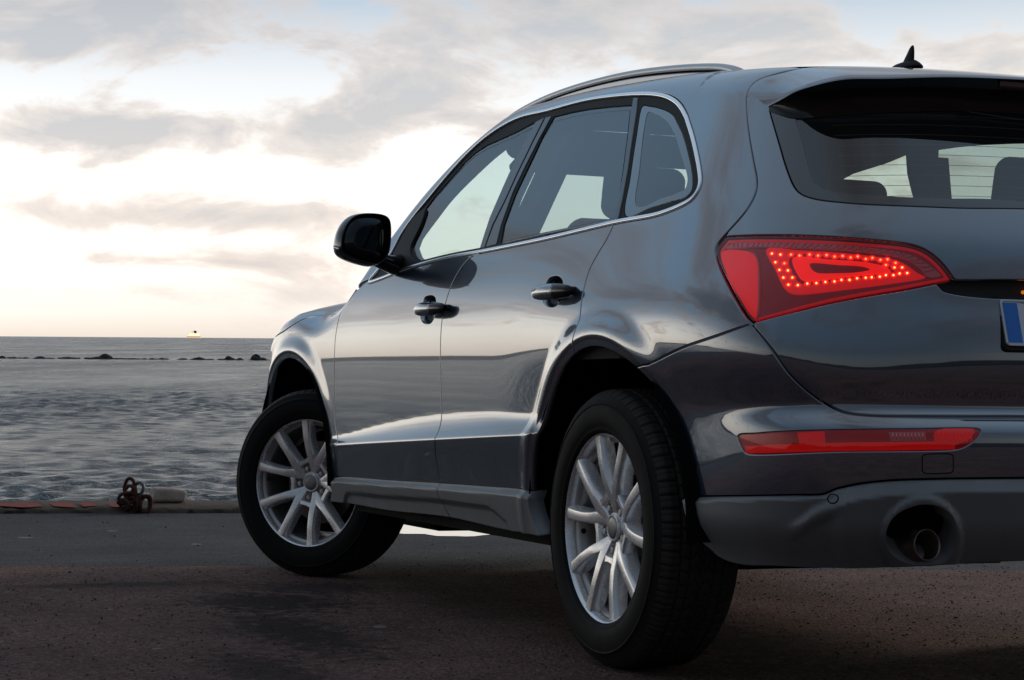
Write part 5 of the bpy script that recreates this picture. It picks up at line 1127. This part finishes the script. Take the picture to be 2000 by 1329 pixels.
# trodden gum and pale flecks stuck to the asphalt
mat('gum',(.20,.18,.175),.85,0,.2)
for i,(x,y,r_) in enumerate(((1.22,2.345,.024),(.98,2.30,.011),(1.05,1.17,.024),(1.02,1.08,.009),(.72,1.92,.013),(1.75,1.85,.012),(5.2,1.6,.035),(5.6,1.1,.03),(4.6,.9,.03),(4.2,1.9,.022),(1.5,2.5,.010),(1.3,.55,.010))):
    V=[(x,y,.0016)]+[(x+r_*math.cos(a)*(1+.2*math.sin(3*a+i)),y+r_*math.sin(a)*(1+.2*math.sin(2*a+i)),.0002) for a in np.linspace(0,6.28,14,endpoint=False)]
    if x>2.9+.305*y: V=[(a,b,c-.006) for a,b,c in V]
    o=mk('gum_spot',V,[(0,j+1,(j+1)%14+1) for j in range(14)],'gum'); o.matrix_world=M; tag(o,kind='structure')
# puddle
def puddle():
    m=mat('puddle_water',(.02,.02,.02),.02,0,.5,ior=1.6); n=150; V=[(5.6,-.95,-.0035)]
    for i in range(n):
        a=i/n*6.2832; r_=1+.10*math.sin(3*a+1)+.07*math.sin(7*a+2)+.05*math.sin(17*a)+.03*math.sin(39*a+1)
        V.append((5.62+.86*r_*math.cos(a)*1.05+.30*math.sin(a),-.95+.9*r_*math.sin(a),-.0035))
    o=mk('puddle',V,[(0,i+1,(i+1)%n+1) for i in range(n)],'puddle_water',None,smooth=False); o.matrix_world=M; o['kind']='structure'
puddle()
# quay edge: low coping and the wall under it
def kerb():
    ys2=np.arange(-14,14,.035); V=[];k=6
    for i,y in enumerate(ys2):
        e=edge_x(y); j1,j2,j3=rng.normal(0,1,3)
        V+=[(e-.085+.008*j1,y,-.008),(e-.074+.010*j2,y,.010+.004*j1),(e-.050+.008*j1,y,.022+.003*j2),(e+.03,y,.031+.002*j3),(e+.33+.006*j2,y,.050+.0015*j1),(e+.345,y,-.03)]
    n=len(ys2); F=[(i*k+a,(i+1)*k+a,(i+1)*k+a+1,i*k+a+1) for i in range(n-1) for a in range(k-1)]
    mat('kerb_concrete',(.060,.042,.032),.9,0,.2,noise=(7,(.105,.078,.058),.8,.1),bump=(60,.8,.01))
    o=mk('quay_kerb',V,F,'kerb_concrete'); o.matrix_world=M; o['kind']='structure'; 
    V=[]; 
    for y in (-40,40):
        e=edge_x(y)+.335; V+=[(e,y,.02),(e+.02,y,-2.6)]
    w=mk('quay_wall',V,[(0,1,3,2)],'kerb_concrete',None,smooth=False); w.matrix_world=M; w['kind']='structure'
    # faded red paint marks on the coping
    mat('red_paint',(.36,.035,.026),.8,0,.2,noise=(26,(.10,.05,.035),1.))
    for (a,b) in ((-60,70),(91,133),(148,176),(201,229),(-330,-160)):
        y0=1.40-a*.00297; y1=1.40-b*.00297; pts=[]; yy=np.linspace(y0,y1,22)
        top=[]; bot=[]
        for q in yy:
            e=edge_x(q); t=(q-y0)/(y1-y0); w_=.02+.07*math.sin(math.pi*min(1,max(0,t)))**.5*(.6+.4*math.sin(q*31))
            c_=e+.15+.05*math.sin(q*9); hz=lambda x:.0345+.0633*(x-e-.03); x1=e+.13+w_*.5; x0=e-.03+.03*math.sin(q*23); top.append((x1,q,hz(x1))); bot.append((x0,q,hz(x0)+.001))
        n=len(yy); o=mk('painted_mark',top+bot,[(i,i+1,n+i+1,n+i) for i in range(n-1)],'red_paint',None,smooth=False); o.matrix_world=M; o['kind']='structure'
kerb()
# heap of rusty mooring chain
def link_mesh(L,Wd,r_):
    V=[];F=[]; n=28;k=10
    for i in range(n):
        a=i/n*6.2832; c=np.array([math.copysign(abs(math.cos(a))**.75,math.cos(a))*L,math.copysign(abs(math.sin(a))**.9,math.sin(a))*Wd,0]); a2=a+.01
        c2=np.array([math.copysign(abs(math.cos(a2))**.75,math.cos(a2))*L,math.copysign(abs(math.sin(a2))**.9,math.sin(a2))*Wd,0]); t=c2-c; t/=np.linalg.norm(t)+1e-12; s=np.cross(t,[0,0,1])
        for j in range(k): b=j/k*6.2832; V.append(c+(s*math.cos(b)+np.array([0,0,1])*math.sin(b))*r_)
    for i in range(n):
        for j in range(k): F.append((i*k+j,((i+1)%n)*k+j,((i+1)%n)*k+(j+1)%k,i*k+(j+1)%k))
    return V,F
CH=empty('mooring_chain'); CH.matrix_world=M@Matrix.Translation((7.12,.665,.004))
tag(CH,'small heap of thick rusty chain links at the quay edge beside the pale block','chain')
V,F=link_mesh(.050,.030,.0105)
for i,(x,y,z,rx,ry,rz) in enumerate(((.0,-.045,.040,20,70,10),(.02,-.01,.038,100,20,5),(-.01,.028,.040,70,60,20),(.03,.055,.062,30,10,80),(-.02,.062,.082,80,10,70),(.0,.045,.115,60,40,15),(-.015,.02,.100,85,75,0),(.0,.048,.148,75,70,30),(-.02,.002,.125,90,60,50),(.02,.005,.078,40,15,60),(.03,.035,.025,10,5,40),(-.02,-.05,.045,85,80,65),(.01,.07,.04,60,20,10))):
    o=mk('link',V,F,'worn_steel' if i==8 else 'rust',CH); o.location=(x,y,z); o.rotation_euler=tuple(map(math.radians,(rx,ry,rz)))
lathe_o=None
blk=rbox('concrete_block',(.13,.205,.088),.022,'block_stone',None,seg=8)
co_=np.array([v.co[:] for v in blk.data.vertices])
for v in blk.data.vertices:
    p=v.co; p.z+= .004*math.sin(p.y*40)+.003*math.sin(p.y*95+p.x*60); p.y+=.004*math.sin(p.z*60+p.x*50); 
    if p.y<-.08 and p.z>.02: p.z-=.012
blk.matrix_world=M@Matrix.Translation((7.42,.415,.088))@Matrix.Rotation(.05,4,'X')
tag(blk,'pale chipped concrete block lying on the quay edge right of the chain','block')
sm=mk('orange_smear',[(-.03,-.045,.0455),(.03,-.055,.0455),(.035,.01,.0462),(-.02,.02,.0462)],[(0,1,2,3)],'orange_mark',blk,smooth=False)
# ================================================================= the sea
def sea():
    az=np.radians(np.concatenate([np.linspace(-180,-20,60),np.linspace(-19,-1,50),np.linspace(-.9,16,330),np.linspace(16.2,60,150),np.linspace(61,179,60)]))
    ro=np.concatenate([[0,3],9.0*1.0042**np.arange(0,1000)]); ro=np.concatenate([ro,ro[-1]*1.04**np.arange(1,150)])
    A,R=np.meshgrid(az,ro,indexing='ij'); cx,cy=CAMW[0],CAMW[1]; X=cx+R*np.cos(A); Y=cy+R*np.sin(A); Z=np.zeros_like(X); r2=np.random.default_rng(11)
    sp=np.maximum(R*.0042,R*np.gradient(az)[:,None]*.25)
    act=R<700
    for i in range(72):
        lam=.14*(1.5/.14)**(r2.random()**1.15); th=r2.normal(math.radians(196),.62); am=.0074*lam**.95; k=2*math.pi/lam; ph=r2.random()*6.28
        g=np.clip(lam/(sp*2.6)-.6,0,1)
        arg=k*(X*math.cos(th)+Y*math.sin(th))+ph; s=np.sin(arg)
        Z+=np.where(act,g*am*(s+.35*np.exp(2.2*(s-1))*2.0-.12),0)
    # gusty patches
    Z*=(.75+.45*np.sin(X*.11+1.3*np.sin(Y*.07))*np.sin(Y*.09+.6))
    Z+=SEA; a,b=X.shape
    V=np.stack([X,Y,Z],-1).reshape(-1,3); i=np.arange(a-1)[:,None]; j=np.arange(b-1)[None]
    F=np.stack([i*b+j,i*b+j+1,(i+1)*b+j+1,(i+1)*b+j],-1).reshape(-1,4)
    me=bpy.data.meshes.new('sea'); me.vertices.add(len(V)); me.vertices.foreach_set('co',V.ravel()); me.loops.add(F.size); me.loops.foreach_set('vertex_index',F.ravel()); me.polygons.add(len(F)); me.polygons.foreach_set('loop_start',np.arange(0,F.size,4)); me.polygons.foreach_set('loop_total',np.full(len(F),4)); me.update(calc_edges=True)
    m=bpy.data.materials.new('sea_water'); m.use_nodes=True; t=NT(m.node_tree); b_=t.n['Principled BSDF']; b_.inputs['Base Color'].default_value=(.060,.080,.088,1); b_.inputs['Roughness'].default_value=.24; b_.inputs['Specular IOR Level'].default_value=.62; b_.inputs['IOR'].default_value=1.333
    tc=t.node('ShaderNodeTexCoord'); O=tc.outputs['Object']; mp=t.node('ShaderNodeMapping',{'Vector':O,'Scale':(1.,.62,1.),'Rotation':(0,0,.35)})
    n1=t.node('ShaderNodeTexNoise',{'Vector':mp.outputs[0],'Scale':7.,'Detail':5,'Roughness':.62,'Distortion':.3}); n2=t.node('ShaderNodeTexNoise',{'Vector':mp.outputs[0],'Scale':1.3,'Detail':8,'Roughness':.66,'Distortion':.2}); n3=t.node('ShaderNodeTexNoise',{'Vector':mp.outputs[0],'Scale':.16,'Detail':9,'Roughness':.7})
    h=t.math('ADD',t.math('MULTIPLY',n1.outputs[0],.075),t.math('ADD',t.math('MULTIPLY',n2.outputs[0],.45),t.math('MULTIPLY',n3.outputs[0],5.0)))
    bp=t.node('ShaderNodeBump',{'Height':h,'Strength':1.,'Distance':1.0}); t.l.new(bp.outputs[0],b_.inputs['Normal'])
    mp2=t.node('ShaderNodeMapping',{'Vector':O,'Scale':(.35,1.6,1.),'Rotation':(0,0,-.2)}); n4=t.node('ShaderNodeTexNoise',{'Vector':mp2.outputs[0],'Scale':.035,'Detail':10,'Roughness':.72})
    t.l.new(t.ramp(n4.outputs[0],[(.35,.18),(.65,.32)]),b_.inputs['Roughness']); t.l.new(t.mix(t.ramp(n4.outputs[0],[(.35,0.),(.65,1.)]),(.072,.100,.115),(.045,.078,.098)),b_.inputs['Base Color'])
    me.materials.append(m); me.polygons.foreach_set('use_smooth',[True]*len(me.polygons)); o=bpy.data.objects.new('sea',me); COL.objects.link(o); o['kind']='structure'
CAMW=w2(CAMP); sea()
# wooded bank behind the viewpoint and a thin far shore to the left: both only show in the paintwork
def bank(name,az0,az1,D,h0,rough,sd,m,n=400,dep=.15):
    r2=np.random.default_rng(sd); a=np.radians(np.linspace(az0,az1,n)); hh=np.full(n,h0*1.0)
    for k in range(1,9): hh+=h0*rough/k**.8*np.sin(a*(3+5.3*k)*(60/D)**.0+r2.random()*6.28)
    e=np.clip(np.minimum(np.arange(n),np.arange(n)[::-1])/(n*.06),0,1); hh*=e**.6
    V=[]; 
    for q,(d,z) in enumerate(((1-dep,0),(1-dep*.6,.55),(1-dep*.2,.95),(1,1),(1+dep,0))):
        for i in range(n): V.append((CAMW[0]+D*d*math.cos(a[i]),CAMW[1]+D*d*math.sin(a[i]),SEA-.3+z*(hh[i]+.3)))
    F=[(q*n+i,q*n+i+1,(q+1)*n+i+1,(q+1)*n+i) for q in range(4) for i in range(n-1)]
    o=mk(name,V,F,m); o['kind']='structure'; return o
mat('bank_green',(.030,.034,.024),.95,0,.1,noise=(.3,(.05,.045,.035),.7)); mat('far_shore',(.05,.055,.06),.95,0,.1)
bank('hills',112,262,85,6.0,.05,3,'bank_green'); bank('far_shore',25,75,900,4.5,.25,5,'far_shore')
# ---- low breakwater, one object to a stone
DB=(CAMW[2]-SEA)/.01105
def rock(px,wpx,hpx,lab,sd,parent=None):
    r2=np.random.default_rng(sd); s=DB/3922.; w,h=wpx*s,hpx*s
    ph=r2.random(12)*6.28; V=[];F=[]; nu,nv=18,9
    for i in range(nv+1):
        e=-.35+(i/nv)*(math.pi/2+.35)
        for j in range(nu):
            a=j/nu*6.2832; k=1+.16*math.sin(2*a+ph[0])+.12*math.sin(3*a+ph[1]+2*e)+.10*math.sin(5*a+ph[2])+.08*math.sin(4*e+ph[3]+a)
            V.append((w*.35*math.cos(e)*math.cos(a)*k,w*.5*math.cos(e)*math.sin(a)*k,h*math.sin(e)*(1+.18*math.sin(2*a+ph[4])+.1*math.sin(4*a+ph[5]))))
    for i in range(nv):
        for j in range(nu): F.append((i*nu+j,i*nu+(j+1)%nu,(i+1)*nu+(j+1)%nu,(i+1)*nu+j))
    o=mk('rock',V,F,'rock',None,smooth=False); yv=-(px-1000)/3922.*DB; 
    o.location=(CAMW[0]+DB+r2.uniform(-.5,.5),CAMW[1]+yv,SEA-.03); return tag(o,lab,'rock',None if lab not in RG else 'small stones of the low breakwater')
RG=('small dark stone barely breaking the water in the breakwater line','low dark rock in the breakwater line, awash at its foot')
big=[(205,26,9,'tall dark boulder with a ragged top in the left half of the breakwater'),(190,34,5,'flat rock at the left foot of the tallest left-hand boulder'),(499,25,10.5,'peaked boulder nearest the car in the breakwater'),(514,16,5,'low rock between the peaked boulder and the car'),(446,20,7,'humped boulder a little left of the peaked one near the car'),(390,24,5.5,'rounded rock in the middle of the gap-toothed right half of the breakwater'),(130,34,4,'long flat-topped slab of rock in the left half of the breakwater'),(80,20,4.5,'rounded rock left of the long flat slab'),(50,15,3.5,'small hump of rock near the left end of the breakwater'),(4,13,4.5,'rock at the left edge of the picture in the breakwater'),(265,11,3,'lone low rock in the gap right of the tall boulder'),(470,16,4,'low rock just left of the peaked boulder')]
for i,b in enumerate(big): rock(*b,100+i)
for i in range(92):
    px=rng.choice([rng.uniform(-5,235),rng.uniform(235,330),rng.uniform(300,525),rng.uniform(-5,235),rng.uniform(330,525)]); rock(px,rng.uniform(5,17),rng.uniform(1.2,3.3),RG[int(rng.random()<.5)],200+i)
for i in range(18): rock(rng.uniform(-160,0),rng.uniform(8,24),rng.uniform(3,6),RG[1],300+i)
# ---- ferry on the horizon
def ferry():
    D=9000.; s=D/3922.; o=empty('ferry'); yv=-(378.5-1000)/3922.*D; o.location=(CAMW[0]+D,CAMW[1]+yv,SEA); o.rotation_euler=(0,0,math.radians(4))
    tag(o,'small ferry far out on the horizon, its sunlit glow built in as emission','ship')
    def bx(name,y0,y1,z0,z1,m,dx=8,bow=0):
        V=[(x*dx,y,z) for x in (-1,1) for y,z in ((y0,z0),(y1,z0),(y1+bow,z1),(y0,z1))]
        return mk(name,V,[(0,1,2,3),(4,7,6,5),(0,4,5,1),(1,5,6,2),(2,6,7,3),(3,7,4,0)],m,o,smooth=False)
    bx('hull',-13.5*s,13.*s,0,4.2*s,'ship_hull_glow',9,1.*s); bx('superstructure',-12.*s,12.5*s,4.2*s,7.2*s,'ship_white_glow',8)
    bx('upper_deck',-11.*s,8.*s,7.2*s,9.4*s,'ship_white_glow',7); bx('bridge',6.*s,11.5*s,7.2*s,10.3*s,'ship_white_glow',7)
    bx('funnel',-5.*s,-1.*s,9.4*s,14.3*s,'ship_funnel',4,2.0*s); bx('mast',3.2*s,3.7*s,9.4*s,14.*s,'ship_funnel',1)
    for k in range(9): bx('sun_glow_row',(-11+2.6*k)*s,(-9.6+2.6*k)*s,5.*s,6.1*s,'ship_sun_glow',8.2)  # glowing boxes added to give the ferry its sunlit look
    for k in range(6): bx('sun_glow_row',(-10+2.9*k)*s,(-8.6+2.9*k)*s,7.9*s,8.7*s,'ship_sun_glow',7.2)
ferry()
bpy.context.view_layer.update()
